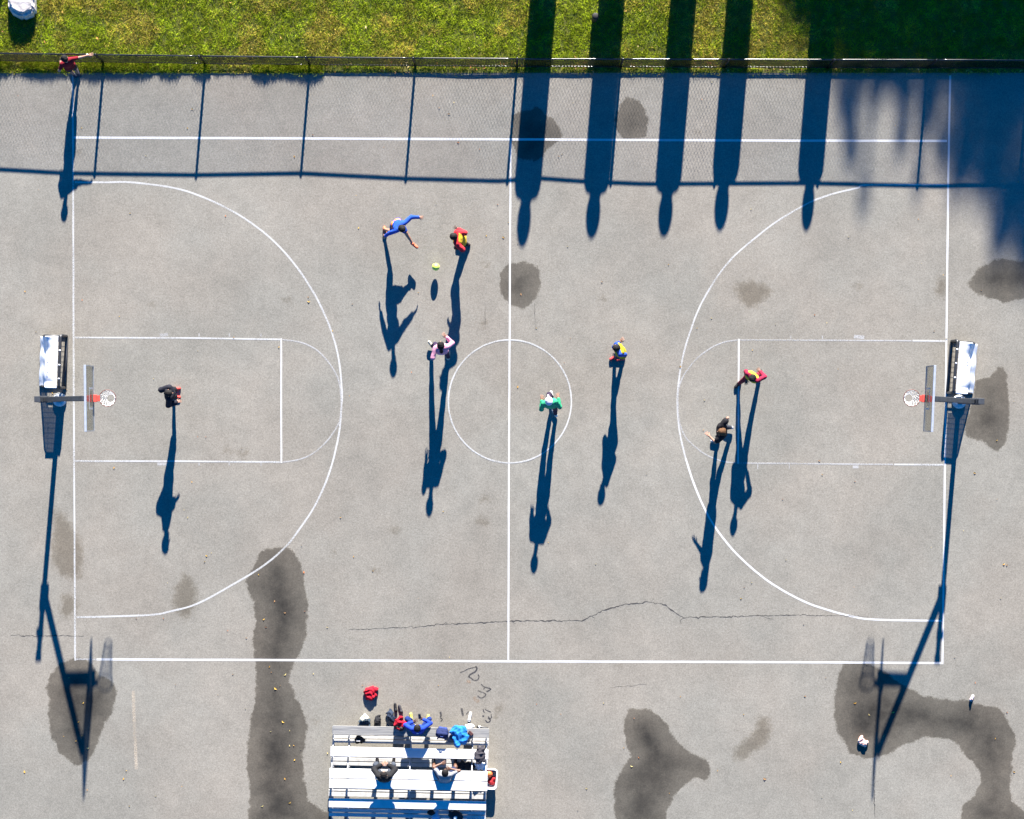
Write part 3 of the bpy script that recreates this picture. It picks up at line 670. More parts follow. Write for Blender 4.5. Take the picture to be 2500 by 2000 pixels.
# ------------------------------------------------------------------ basketball hoops (local +x points at the court, origin at the pole base)
def hoop(loc, rz, label, board_x=1.625, rim_x=2.0):
    root = empty('basketball_hoop', loc, rz, label, 'basketball hoop', 'basketball hoops at the two ends')
    MB().lathe([(.205, -.02), (.205, .05), (.19, .10), (.15, .13), (.09, .15)], n=28).build('footing', M_conc, root, True)
    MB().box((0, 0, 1.38), (.135, .135, 2.76), bev=.015).build('pole', M_slate, root)
    MB().box((0, 0, 2.765), (.17, .17, .05), bev=.01).build('pole_cap', M_slate, root)
    MB().box((.02, 0, 2.12), (.24, .19, .24), bev=.01).build('arm_bracket', M_slate, root); MB().box((-.02, 0, 2.5), (.2, .17, .05), bev=.005).build('pole_collar', M_slate, root)
    bx = board_x
    a = Vector((.05, 0, 2.12)); b = Vector((bx - .09, 0, 3.80)); d = b - a
    MB().box((a + b) / 2, (d.length, .14, .13), ry=-math.atan2(d.z, d.x), bev=.012).build('arm', M_slate, root)
    c = a.lerp(b, .53)
    MB().box(((c.x + bx - .08) / 2, 0, 3.0), (bx - .08 - c.x, .15, .12), bev=.01).build('lower_arm', M_slate, root)
    z0, z1, hw = 2.90, 3.97, .915
    fr = MB(); fr.box((bx - .03, 0, z1 - .025), (.062, 2 * hw, .05), bev=.006); fr.build('backboard_frame', M_alu, root)
    fr = MB(); fr.box((bx - .025, 0, z0 + .012), (.04, 2 * hw, .024)); fr.build('bottom_frame', M_galv, root)
    for s in (-1, 1): MB().box((bx - .025, s * (hw - .014), (z0 + z1) / 2 - .007), (.04, .028, z1 - z0 - .078)).build('side_frame', M_galv, root)
    MB().box((bx - .075, 0, 3.70), (.05, .5, .08)).build('board_mount', M_slate, root); MB().box((bx - .075, 0, 3.03), (.05, .4, .10)).build('board_mount', M_slate, root)
    panel = MB().box((bx - .02, 0, (z0 + z1) / 2 - .006), (.012, 2 * hw - .06, z1 - z0 - .085)).build('backboard_panel', M_glass, root)
    for (y, z, wy, wz) in ((0, 3.50, .61, .05), (-.28, 3.275, .05, .40), (.28, 3.275, .05, .40)): MB().box((bx - .012, y, z), (.003, wy, wz)).build('target_stripe', M_print2, panel)
    cy = rim_x + .02
    MB().box((bx + .045, 0, 3.0), (.09, .21, .14), bev=.01).build('rim_bracket', M_red, root); MB().box(((bx + .09 + cy - .21) / 2, 0, 3.045), (cy - .21 - bx - .09, .17, .03), bev=.005).build('rim_plate', M_red, root)
    rim = [(cy + .232 * math.cos(k * math.pi / 20), .232 * math.sin(k * math.pi / 20), 3.05) for k in range(40)]
    rimo = MB().tube(rim, .010, 8, closed=True).build('rim', M_rim, root, True)
    nm = MB(); n = 14
    def rr(v): return .228 - .115 * (v ** .7)
    for k in range(n):
        for sg in (-1, 1):
            nm.tube([(cy + rr(v) * math.cos(2 * math.pi * (k + sg * v * 2.2) / n), rr(v) * math.sin(2 * math.pi * (k + sg * v * 2.2) / n), 3.04 - .42 * v) for v in np.linspace(0, 1, 7)], .0052, 4)
    for v in (1.0,):
        nm.tube([(cy + rr(v) * math.cos(2 * math.pi * k / 18), rr(v) * math.sin(2 * math.pi * k / 18), 3.04 - .42 * v) for k in range(18)], .006, 4, closed=True)
    nm.build('net', M_net, rimo)
hoop(W(146.5, 976), R(0.7), 'basketball hoop with clear backboard at the left baseline')
hoop(W(2341, 981), math.pi - .045, 'basketball hoop with clear backboard at the right baseline', 1.62, 1.98)

# ------------------------------------------------------------------ small soccer goals (local +x is the open front, y the width)
def sheet_mat():
    m = mat('white_mesh_sheet', (0.76, 0.77, 0.80), 0.6, 0.04, 5.0); t = m.node_tree; o = t.nodes['Material Output']; p = t.nodes['Principled BSDF']
    tr = t.nodes.new('ShaderNodeBsdfTransparent'); mx = t.nodes.new('ShaderNodeMixShader'); mx.inputs[0].default_value = 0.38      # open weave lets light through
    t.links.new(p.outputs[0], mx.inputs[1]); t.links.new(tr.outputs[0], mx.inputs[2]); t.links.new(mx.outputs[0], o.inputs[0]); return m
M_sheet = sheet_mat()
M_gnet = mat('black_goal_net', (0.02, 0.021, 0.025), 0.7, 0.1, 10)
def goal(loc, rz, label, mirror, seed):
    root = empty('soccer_goal', loc, rz, label, 'soccer goal', 'small soccer goals behind the baselines')
    hw, hh, d0, d1 = .76, .72, -.72, -.42; r = .032
    f = MB(); rs = [r] * 10
    f.tube([(0, -hw, .03), (0, -hw, hh - .06), (-.012, -hw + .025, hh - .01), (-.02, -hw + .07, hh), (-.02, hw - .07, hh), (-.012, hw - .025, hh - .01), (0, hw, hh - .06), (0, hw, .03)], .042, 10); f.build('front_frame', M_black, root, True)
    f = MB(); f.tube([(0, -hw, .03), (d0 + .06, -hw, .03), (d0, -hw + .06, .03), (d0, hw - .06, .03), (d0 + .06, hw, .03), (0, hw, .03)], .03, 8); f.build('ground_frame', M_black, root, True)
    f = MB(); f.tube([(0, -hw + .02, .03), (0, hw - .02, .03)], .052, 8); f.build('front_ground_bar', M_black, root, True)
    for s in (-1, 1):
        MB().tube([(d0, s * (hw - .04), .03), (d1 - .03, s * (hw - .02), hh - .05), (d1 + .04, s * (hw - .02), hh), (-.02, s * (hw - .03), hh)], .02, 8).build('side_bar', M_black, root, True)
        nm = MB(); st = .055; y = s * (hw - .01)
        for k in range(1, 13):
            x = d0 + k * .058; zt = hh if x > d1 else (x - d0) / (d1 - d0) * hh
            if zt > .06: nm.tube([(x, y, .03), (x, y, zt)], .0035, 4)
        for k in range(1, 13):
            z = k * st; xl = d0 + (d1 - d0) * z / hh
            nm.tube([(xl, y, z), (0, y, z)], .0035, 4)
        nm.build('side_net', M_gnet, root)
    # white sheet over the top and the back
    nu, nv = 46, 22; V = []; F = []; g = np.random.default_rng(seed)
    prof = [(d0 - .035, .06), (d0 - .03 + .18, hh * .5), (d1 - .035, hh - .01), (d1 + .05, hh + .045), (-.24, hh + .035), (-.075, hh + .045)]
    L = np.cumsum([0] + [math.dist(p, q) for p, q in zip(prof[:-1], prof[1:])]); L = L / L[-1]
    for i in range(nu + 1):
        u = i / nu; y = (u - .5) * 2 * (hw - .035)
        for j in range(nv + 1):
            v = j / nv; x = float(np.interp(v, L, [p[0] for p in prof])); z = float(np.interp(v, L, [p[1] for p in prof]))
            uu = u if not mirror else 1 - u
            sag = .18 * math.exp(-((uu - .74) / .19) ** 2 - ((v - .55) / .22) ** 2) + .05 * math.exp(-((uu - .05) / .08) ** 2 - ((v - .7) / .3) ** 2) + .007 * math.sin(u * 23 + v * 9 + seed) * math.sin(v * 7)
            if mirror: sag += .03 * math.exp(-((u - .5) / .12) ** 2 - ((v - .75) / .15) ** 2)
            edge = min(u, 1 - u); z2 = max(z - sag * min(1, edge * 14) * min(1, v * 5) * min(1, (1 - v) * 6), .03)
            V.append((x + .01 * math.sin(u * 17 + seed) * (v < .9), y, z2))
    for i in range(nu):
        for j in range(nv): a = i * (nv + 1) + j; F.append((a, a + 1, a + nv + 2, a + nv + 1))
    sh = MB().add(V, F).build('white_sheet', M_sheet, root, True)
    md = sh.modifiers.new('thick', 'SOLIDIFY'); md.thickness = .004
    sy_ = 1 if mirror else -1; dr = MB().box((-.25, sy_ * (hw - .005), .735), (.34, .05, .05), rx=.7 * sy_, bev=.012); dr.build('end_flap', M_whitefab, root)
    # row of small printed characters, too worn to read, along the sheet
    pm = MB()
    for k in range(9): pm.box((d1 + .06 + (k % 2) * .008, .28 - k * .085, hh + .055), (.022, .035, .003), rz=.2 * (k % 3))
    tag(pm.build('printed_mark', M_print, sh), kind='stuff')
    # straps along the front bar
    for yy in (-.5, -.1, .32):
        MB().box((-.02, yy, hh), (.06, .045, .088), bev=.018).build('strap', M_whitefab, root)
goal(W(161, 884), R(-2.0), 'small black soccer goal under a white sheet beside the left hoop', False, 1)
goal(W(2318, 896), math.pi + R(-4.5), 'small black soccer goal under a white sheet beside the right hoop', True, 4)

# ------------------------------------------------------------------ bleachers
brot = R(-1.15)
b0 = W(1000, 1884, 0.0)
bl = empty('bleachers', b0, brot, 'low white plank bleachers below the sideline with a grey front bench', 'bleachers')
def plank(name, px0, px1, y0, y1, z, m, th=.045, n=1):
    """plank whose top, z metres up, spans image rows y0..y1 at its middle"""
    A = W(px0, y0, z) ; B = W(px1, y1, z); xa = A.x - b0.x; xb = B.x - b0.x; ya = A.y - b0.y; yb = B.y - b0.y
    o = MB().box(((xa + xb) / 2, (ya + yb) / 2, z - th / 2), (xb - xa, abs(ya - yb) - .026, th), bev=.006).build(name, m, bl); return o
s1, f1, s2, f2, s3, f3, s4, f4 = .42, .20, .64, .35, .86, .43, .71, .40
plank('seat_plank', 810, 1192, 1774.5, 1799, s1, M_grey, .05)
plank('foot_plank', 810, 1192, 1798.5, 1807, f1, M_foot); plank('foot_plank', 810, 1192, 1807, 1818, f1, M_foot)
plank('seat_plank', 806, 1191, 1826, 1851.5, s2, M_plank)
plank('foot_plank', 807, 1190, 1852.0, 1862.5, f2, M_foot); plank('foot_plank', 807, 1190, 1862.5, 1873, f2, M_foot)
plank('seat_plank', 804, 1190, 1879, 1904.5, s3, M_plank); plank('seat_plank', 804, 1190, 1904.5, 1929, s3, M_plank)
plank('foot_plank', 803, 1188, 1930, 1936, f3, M_foot); plank('foot_plank', 803, 1188, 1936, 1949, f3, M_foot)
plank('seat_plank', 804, 1188, 1952, 1976, s4, M_plank)
plank('foot_plank', 805, 1187, 1976.5, 1987, f4, M_plank); plank('foot_plank', 805, 1187, 1987, 1998, f4, M_plank)
plank('seat_plank', 805, 1187, 2006, 2032, .50, M_plank)
ym = lambda y, z: W(0, y, z).y - b0.y
for px in (811, 850, 1001, 1152, 1186):
    x = W(px, 0, .4).x - b0.x; f = MB(); w_ = .045
    f.box((x, (ym(1778, 0) + ym(2028, 0)) / 2, .03), (w_, ym(1778, 0) - ym(2028, 0), .05))
    for y, z in ((1787, s1), (1838, s2), (1888, s3), (1918, s3), (1964, s4), (2018, .5)):
        f.box((x, ym(y, z), (z - .05) / 2 + .0275), (w_ - .008, .045, z - .115))
        f.box((x, ym(y, z), z - .0665), (w_, .20, .038))
    for y, z in ((1808, f1), (1862, f2), (1940, f3), (1987, f4)):
        f.box((x, ym(y, z), z - .0685), (w_ + .004, .24, .04))
    f.tube([(x, ym(1787, 0), .08), (x, ym(1888, 0), s3 - .1)], .018, 6); f.tube([(x, ym(2018, 0), .08), (x, ym(1918, 0), s3 - .1)], .018, 6)
    f.build('support_frame', M_galv, bl)

# ------------------------------------------------------------------ people
SK = {'light': (0.26, 0.140, 0.095), 'tan': (0.18, 0.092, 0.060), 'brown': (0.095, 0.045, 0.027), 'dark': (0.050, 0.024, 0.016)}
M_skin = {k: mat('skin_' + k, v, 0.55, 0.08, 20.0, spec=0.4) for k, v in SK.items()}
M_hair = {k: mat('hair_' + k, v, 0.75, 0.4, 50.0, spec=0.12) for k, v in {'black': (0.010, 0.009, 0.009), 'brown': (0.075, 0.038, 0.018), 'darkbrown': (0.02, 0.014, 0.011)}.items()}
M_eye = mat('eye', (0.015, 0.012, 0.01), 0.2, 0.02, 5.0)
def v3(p): return np.array(p, float)
def unit(v): return v / max(np.linalg.norm(v), 1e-9)
def ik(a, t, l1, l2, pole):
    d = t - a; L = np.linalg.norm(d); mx = (l1 + l2) * .995
    if L > mx: t = a + d / L * mx; d = t - a; L = mx
    L = max(L, abs(l1 - l2) + .02); u = unit(d); x = (l1 * l1 - l2 * l2 + L * L) / (2 * L); hh = math.sqrt(max(l1 * l1 - x * x, 0))
    p = pole - u * (pole @ u); p = unit(p); return a + u * x + p * hh, t

def person(label, heading, pelvis, head, hands, feet, skin, hair, top, bottom, shoes, sleeves='long', vest=None, legs='trousers', socks=None,
           hairstyle='short', fh=(None, None), group=None, sc=0.96, kneepole=None, elbow=(None, None), hood=False, cap=None, waist=None, bulk=0.0, toe_lift=(0, 0)):
    """hands / feet: (left, right), each an image point with its height"""
    top, bottom, shoes = [tuple(c * .66 for c in q) for q in (top, bottom, shoes)]; vest = tuple(c * .66 for c in vest) if vest else None
    base = W(pelvis[0], pelvis[1], pelvis[2]); base.z = 0; B = v3(base)
    root = empty('person', base, 0, label, 'person', group)
    fw = v3((math.cos(R(heading)), math.sin(R(heading)), 0)); rt = v3((fw[1], -fw[0], 0)); up = v3((0, 0, 1))
    P = v3(W(*pelvis)) - B; Hd = v3(W(*head)) - B
    t = unit(Hd - P); N = P + t * .50 * sc; hd = unit(t * .55 + up * .45); Hc = N + hd * .215 * sc + fw * .02
    s = unit(rt - t * (rt @ t)); tf = np.cross(t, s) * -1; tf = tf if tf @ fw > 0 or abs(tf @ fw) < .1 else -tf
    C_ = P + t * .34 * sc
    bones = []   # (region, a, b, ra, rb, k)
    A = lambda reg, a, b, ra, rb=None, k=.025: bones.append((reg, v3(a), v3(b), ra * sc, (ra if rb is None else rb) * sc, k))
    A('torso', P - s * .07, P + s * .07, .105); A('hip', P - s * .06 + t * .02, P + s * .06 + t * .02, .095); A('torso', P + t * .14 - s * .055, P + t * .14 + s * .055, .100)
    A('torso', C_ - s * .085, C_ + s * .085, .112); A('torso', P, C_, .11); A('torso', N - t * .07 - s * .10, N - t * .07 + s * .10, .075, k=.04)
    A('neck', N - t * .04, N + hd * .10, .056)
    J = {}
    for i, sd in ((0, -1), (1, 1)):
        Sh = N - t * .055 * sc + s * sd * .170 * sc
        tg = v3(W(*hands[i])) - B
        pole = v3(elbow[i]) if elbow[i] is not None else (-fw * .5 + s * sd * .3 - up * .8)
        if elbow[i] is not None: pole = rt * pole[0] + fw * pole[1] + up * pole[2]
        E, T = ik(Sh, tg, .285 * sc, .335 * sc, pole); wd = unit(T - E); Wr = E + wd * .245 * sc
        A('arm%d' % i, Sh, E, .052, .041); A('fore%d' % i, E, Wr, .042, .029)
        J['hand%d' % i] = (Wr, wd, sd)
        Hp = P - t * .03 + s * sd * .09 * sc
        ft = v3(W(*feet[i])) - B; h_ = fh[i] if fh[i] is not None else heading + (8 if sd < 0 else -8)
        fd = v3((math.cos(R(h_)), math.sin(R(h_)), 0)); ank = ft - fd * .05 + up * .085
        kp = fw + up * .15 if kneepole is None else rt * kneepole[0] * sd + fw * kneepole[1] + up * kneepole[2]
        Kn, An = ik(Hp, ank, .43 * sc, .43 * sc, v3(kp)); fz = An - up * .045
        A('thigh%d' % i, Hp, Kn, .088, .058); A('shin%d' % i, Kn, An, .058, .038); A('shin%d' % i, Kn + (An - Kn) * .25 - fd * .015, Kn + (An - Kn) * .5 - fd * .01, .05, .042)
        A('foot%d' % i, An - fd * .03 - up * .035, fz + fd * .15 + up * toe_lift[i], .042, .034); J['foot%d' % i] = (An, fz, fd, toe_lift[i])
    pts = np.array([b[1] for b in bones] + [b[2] for b in bones] + [Hc]); lo = pts.min(0) - .22; hi = pts.max(0) + .22
    h = .0145
    def headf(f, o=0.0):
        f.cap(Hc - fw * .022 + hd * .015, Hc + fw * .012 + hd * .02, .088 * sc + o, k=.02); f.cap(Hc + fw * .02, Hc + fw * .045 - hd * .085, .066 * sc + o, .042 * sc + o, k=.03)
    f = Field(lo, hi, h)
    for reg, a, b, ra, rb, k in bones: f.cap(a, b, ra, rb, k)
    headf(f)
    hr = unit(np.cross(fw, hd))
    f.cap(Hc + fw * .085 - hd * .005, Hc + fw * .115 - hd * .035, .011, .016, k=.012)
    for sd in (-1, 1): f.cap(Hc + hr * sd * .085 - hd * .03 - fw * .01, Hc + hr * sd * .092 + hd * .015 - fw * .015, .017, .02, k=.01)
    Vb, Qb = f.mesh(); VV = [Vb]; QQ = [Qb]; nn = len(Vb)
    for i in (0, 1):                                     # hands: palm, four fingers, thumb
        Wr, wd, sd = J['hand%d' % i]; side = unit(np.cross(wd, up)) if abs(wd[2]) < .9 else rt; nrm = np.cross(side, wd)
        if nrm[2] > 0: nrm = -nrm
        g = Field(Wr - .24, Wr + .24, .0065); th = 1 if (side @ (rt * -sd)) > 0 else -1
        g.cap(Wr - wd * .04, Wr + wd * .02, .029, .027, k=.012)
        g.cap(Wr + wd * .03 - side * .022, Wr + wd * .085 - side * .028, .017, .014, k=.012); g.cap(Wr + wd * .03 + side * .022, Wr + wd * .085 + side * .028, .017, .014, k=.012); g.cap(Wr + wd * .03, Wr + wd * .09, .018, .014, k=.012)
        for q, (o_, ln) in enumerate(((-.033, .060), (-.011, .076), (.011, .082), (.033, .072))):
            o_ = o_ * -th; a = Wr + wd * .092 + side * o_; m_ = a + wd * ln * .5 + side * o_ * .25 + nrm * .006; e = m_ + wd * ln * .42 + nrm * .022 + side * o_ * .12
            g.cap(a, m_, .0095, .009, k=.005); g.cap(m_, e, .009, .0075, k=.004)
        a = Wr + wd * .025 + side * th * .028; m_ = a + wd * .035 + side * th * .034 + nrm * .008; g.cap(a, m_, .013, .011, k=.008); g.cap(m_, m_ + wd * .034 + side * th * .010 + nrm * .008, .0105, .008, k=.004)
        v, q = g.mesh(); VV.append(v); QQ.append(q + nn); nn += len(v)
    body_o = np_mesh('body', np.concatenate(VV), np.concatenate(QQ), M_skin[skin], root, True)
    for sd in (-1, 1):
        MB().lathe([(.001, -.010), (.008, -.006), (.010, 0), (.008, .006), (.001, .010)], n=8).build('eye', M_eye, body_o, True, off=-(Hc + fw * .088 + hr * sd * .032 + hd * .012))
    def shell(name, m, regs, o, cuts=(), wr=.004, trim=None, seed=0):
        f = Field(lo, hi, h); done = False
        for reg, a, b, ra, rb, k in bones:
            if reg in regs:
                if not done and reg not in ('torso', 'hip'):
                    done = True
                    for c in cuts: f.cut(*c)
                tr = (trim or {}).get(reg)
                if tr is not None: rb = ra + (rb - ra) * tr; b = a + (b - a) * tr
                lo_ = o + (bulk if name == 'top' else 0) + (.005 if reg[:3] in ('arm', 'for') and name == 'top' and sleeves == 'long' else 0); f.cap(a, b, ra + lo_, rb + lo_ * 1.15, k)
        if wr: f.wrinkle(wr, 26.0, seed)
        if not done:
            for c in cuts: f.cut(*c)
        V, Q = f.mesh(); return np_mesh(name, V, Q, m, root, True)
    sd_ = int(abs(pelvis[0])) % 17
    neckcut = (N + t * .015, t)
    shell('top', fabric(top), ['torso', 'arm0', 'arm1'] + (['fore0', 'fore1'] if sleeves == 'long' else []), .014, [neckcut, (P - t * .10, -t)], .004,
          {'arm0': .62, 'arm1': .62} if sleeves == 'short' else {'fore0': .92, 'fore1': .92}, sd_)
    if hood: soft('hood', N - .25, N + .25, .014, lambda f: (f.cap(N - tf * .07 - s * .07, N - tf * .07 + s * .07, .052, k=.03), f.cap(N - tf * .10 - t * .08, N - tf * .06, .06, .05, k=.03)), fabric(top), root)
    if waist: shell('shirt_tail', fabric(waist), ['hip'], .030, [], .003, None, sd_)
    if vest: shell('vest', fabric(vest), ['torso'], .028, [(N - t * .01, t), (P - t * .06, -t)], .003, None, sd_)
    if legs == 'shorts': shell('shorts', fabric(bottom), ['thigh0', 'thigh1'], .024, [], .004, {'thigh0': .80, 'thigh1': .80}, sd_ + 3)
    else: shell('trousers', fabric(bottom), ['thigh0', 'thigh1', 'shin0', 'shin1'], .014, [], .004, {'shin0': .93, 'shin1': .93}, sd_ + 3)
    hipf = [b for b in bones if b[0] == 'torso'][:1]
    for i in (0, 1):
        An, fz, fd, tl = J['foot%d' % i]
        sx = np.cross(up, fd)
        def shoe(f):
            tip = fz + fd * .155 + up * tl
            f.cap(An - fd * .035 - up * .035, tip, .050, .041, k=.01); f.cap(An - up * .02, An + up * .012, .048, .046, k=.015)
            f.cap(An - fd * .05 - up * .06, tip - up * .018, .045, .043, k=.008); f.cut(An - up * .083, -up) if tl == 0 else None
        soft('shoe', An - v3((.3, .3, .16)), An + v3((.3, .3, .22)), .0125, shoe, fabric(shoes, .6), root)
        if socks:
            soft('sock', An - .2, An + .25, .0125, lambda f: f.cap(An, An + unit([b for b in bones if b[0] == 'shin%d' % i][0][1] - An) * .14, .045, .048), fabric(socks), root)
    if cap:
        def capf(f):
            headf(f, .02); f.cut(Hc + hd * .02, -hd); f.cap(Hc + fw * .09 + hd * .04, Hc + fw * .16 + hd * .03, .03, k=.015)
        soft('cap', Hc - .3, Hc + .3, .013, capf, fabric(cap), root)
    def hairf(f):
        headf(f, .016); f.wrinkle(.003, 70.0, 1)
        f.cut(Hc + fw * .058 - hd * .0, unit(fw - hd * .75)); f.cut(Hc - hd * .085, -hd)
        if hairstyle == 'tail':
            f.cap(Hc - fw * .10 + hd * .02, Hc - fw * .17 - hd * .10, .042, .05, k=.03); f.cap(Hc - fw * .17 - hd * .10, Hc - fw * .15 - hd * .26, .05, .02, k=.03)
        if hairstyle == 'long':
            f.cap(Hc - fw * .06 - hr * .04, Hc - fw * .09 - hd * .22 - hr * .05, .075, .05, k=.03); f.cap(Hc - fw * .06 + hr * .04, Hc - fw * .09 - hd * .22 + hr * .05, .075, .05, k=.03)
    if cap is None or hairstyle == 'tail':
        soft('hair', Hc - .4, Hc + .3, .0125, hairf, M_hair[hair], root)
    return root, dict(P=P, N=N, t=t, tf=tf, s=s, B=B, J=J, Hc=Hc)

G1 = 'players on the court'
person('player in black standing under the left hoop in bright red shoes', 0, (416, 960, .92), (411, 960, 1.65), ((414, 945, 1.02), (437, 980, 1.05)), ((430, 950, 0), (430, 969, 0)),
       'light', 'black', (0.012, 0.013, 0.022), (0.012, 0.012, 0.016), (0.62, 0.06, 0.05), legs='shorts', group=G1, elbow=((.30, -1, -.15), (.6, -.5, -.4)), socks=(.5, .5, .5), hood=True, bulk=.02)
person('player in royal blue kicking the ball with an orange shoe', -48, (967, 546, .80), (982, 559, 1.38), ((1029, 531, .98), (934, 580, .70)), ((1012, 600, .34), (940, 564, 0)),
       'light', 'black', (0.015, 0.075, 0.42), (0.012, 0.05, 0.30), (0.75, 0.16, 0.08), legs='shorts', waist=(.62, .16, .03), group=G1, fh=(-40, -80), toe_lift=(.02, 0), elbow=((-.4, -.6, .2), (.4, -.6, .1)))
person('player in red top and yellow bib crouching beside the kicker', 180, (1128, 587, .84), (1108, 578, 1.42), ((1118, 592, .95), (1113, 556, 1.0)), ((1124, 604, 0), (1137, 597, 0)),
       'dark', 'black', (0.55, 0.025, 0.035), (0.02, 0.016, 0.02), (0.05, 0.03, 0.04), vest=(0.72, 0.46, 0.03), group=G1, kneepole=(.4, 1, .2), bulk=.012)
person('player in pink top with dark ponytail stepping out by the centre circle', 95, (1079, 856, .97), (1076, 843, 1.72), ((1058, 863, 1.08), (1085, 818, 1.30)), ((1053, 842, .06), (1095, 868, 0)),
       'light', 'black', (0.66, 0.30, 0.42), (0.030, 0.018, 0.05), (0.62, 0.56, 0.42), group=G1, sc=1.02, hairstyle='tail', fh=(128, 85), toe_lift=(.05, 0), elbow=((-.3, -.8, -.4), (.4, -.5, -.2)))
person('player in green long sleeves and white cap running in the centre circle', 97, (1346, 988, .98), (1339, 980, 1.74), ((1323, 970, 1.20), (1362, 965, 1.22)), ((1347, 966, .10), (1354, 1008, .02)),
       'tan', 'darkbrown', (0.03, 0.36, 0.175), (0.03, 0.02, 0.045), (0.72, 0.72, 0.66), group=G1, sc=1.04, cap=(.5, .46, .49), elbow=((-.25, -.9, -.5), (.25, -.9, -.5)), fh=(100, 120))
person('player in blue top and mustard bib with red shoes right of the circle', 202, (1518, 861, .90), (1504, 848, 1.54), ((1500, 866, 1.0), (1518, 830, 1.12)), ((1498, 873, 0), (1515, 877, 0)),
       'light', 'black', (0.02, 0.07, 0.36), (0.02, 0.02, 0.06), (0.60, 0.07, 0.07), vest=(0.42, 0.33, 0.02), group=G1, kneepole=(.3, 1, .2), elbow=((-.2, -.5, -.8), (.05, -.4, -1)))
person('player in maroon with yellow bib striding across the right free throw line', 235, (1836, 919, .88), (1837, 923, 1.58), ((1852, 902, 1.05), (1822, 934, 1.05)), ((1853, 913, 0), (1801, 939, 0)),
       'brown', 'black', (0.30, 0.012, 0.045), (0.16, 0.012, 0.03), (0.015, 0.013, 0.016), vest=(0.55, 0.46, 0.04), group=G1, elbow=((-.5, -.8, -.3), (.4, -.5, -.6)))
person('barehanded player in black top with long brown hair at the right key', 178, (1762, 1050, .93), (1762, 1055, 1.62), ((1727, 1060, 1.15), (1767, 1025, 1.12)), ((1746, 1076, 0), (1781, 1043, 0)),
       'light', 'brown', (0.012, 0.011, 0.014), (0.03, 0.035, 0.05), (0.5, 0.5, 0.52), sleeves='short', bulk=.03, group=G1, hairstyle='long', elbow=((-1, -.2, -.3), (1, -.6, -.3)))
person('person in red shirt leaning at the fence with one arm along the rail', 118, (170, 161, .90), (158, 143, 1.56), ((149, 148, 1.15), (225, 133, 1.29)), ((180, 181, 0), (191, 178, 0)),
       'light', 'black', (0.20, 0.006, 0.015), (0.015, 0.018, 0.025), (0.03, 0.04, 0.07), sleeves='short', legs='shorts', sc=.90, group=None, elbow=((-.7, -.4, -.6), (.2, -.2, -.8)))
G2 = 'people sitting on the bleachers'
r10, j10 = person('person in royal blue shirt and yellow shoes holding a phone on the front bench', 92, (1020, 1784, .52), (1019, 1777, 1.18), ((1014, 1760, .78), (1027, 1753, .84)), ((1004, 1752, 0), (1044, 1756, 0)),
       'dark', 'black', (0.012, 0.05, 0.40), (0.010, 0.03, 0.16), (0.66, 0.60, 0.12), group=G2, fh=(96, 78), kneepole=(.45, .6, 1), elbow=((-1, -.2, -.2), (1, -.2, -.2)))
person('person in black hoodie and grey jeans with clasped hands on the top bench', 90, (938, 1899, .96), (937, 1892, 1.60), ((936, 1864, 1.10), (943, 1864, 1.10)), ((922, 1857, .35), (961, 1858, .35)),
       'light', 'black', (0.013, 0.013, 0.015), (0.055, 0.065, 0.085), (0.02, 0.018, 0.02), group=G2, kneepole=(.35, .6, 1), elbow=((-1, -.1, -.1), (1, -.1, -.1)), hood=True, bulk=.015)
person('person in grey shirt and dark shorts on the top bench, one hand to chin', 90, (1086, 1902, .96), (1087, 1884, 1.60), ((1083, 1862, 1.18), (1095, 1876, 1.32)), ((1059, 1857, .35), (1112, 1859, .35)),
       'brown', 'black', (0.30, 0.31, 0.33), (0.02, 0.03, 0.08), (0.03, 0.03, 0.035), sleeves='short', legs='shorts', group=G2, kneepole=(.5, .6, 1), elbow=((-1, .1, .1), (1, .3, .0)))
# number on the back of the blue shirt
cu = bpy.data.curves.new('shirt_number', 'FONT'); cu.body = '2'; cu.size = .17; cu.extrude = .002; cu.align_x = 'CENTER'
to = bpy.data.objects.new('tmp', cu); C.objects.link(to); dg = bpy.context.evaluated_depsgraph_get(); me = bpy.data.meshes.new_from_object(to.evaluated_get(dg)); bpy.data.objects.remove(to)
o = link('shirt_number', me, M_white, [c for c in r10.children if c.name.startswith('top')][0]); zz = -j10['tf'] * .5 + v3((0, 0, .7)); zz = unit(zz); xx = unit(j10['s'] - zz * (j10['s'] @ zz)); yy = np.cross(zz, xx)
org = j10['N'] - j10['tf'] * .135 - j10['t'] * .13; Mx = Matrix.Identity(4)
for k in range(3): Mx[k][0] = xx[k]; Mx[k][1] = yy[k]; Mx[k][2] = zz[k]; Mx[k][3] = org[k]
o.matrix_local = Mx
wr, wd, sd = j10['J']['hand1']
ph = MB().box((0, 0, 0), (.075, .15, .009), bev=.004).build('phone', M_black); ph.location = Vector(wr + j10['B'] + wd * .12 + v3((0, .04, .03))); ph.rotation_euler = (R(25), 0, R(8)); tag(ph, 'black phone held by the person in royal blue', 'phone')

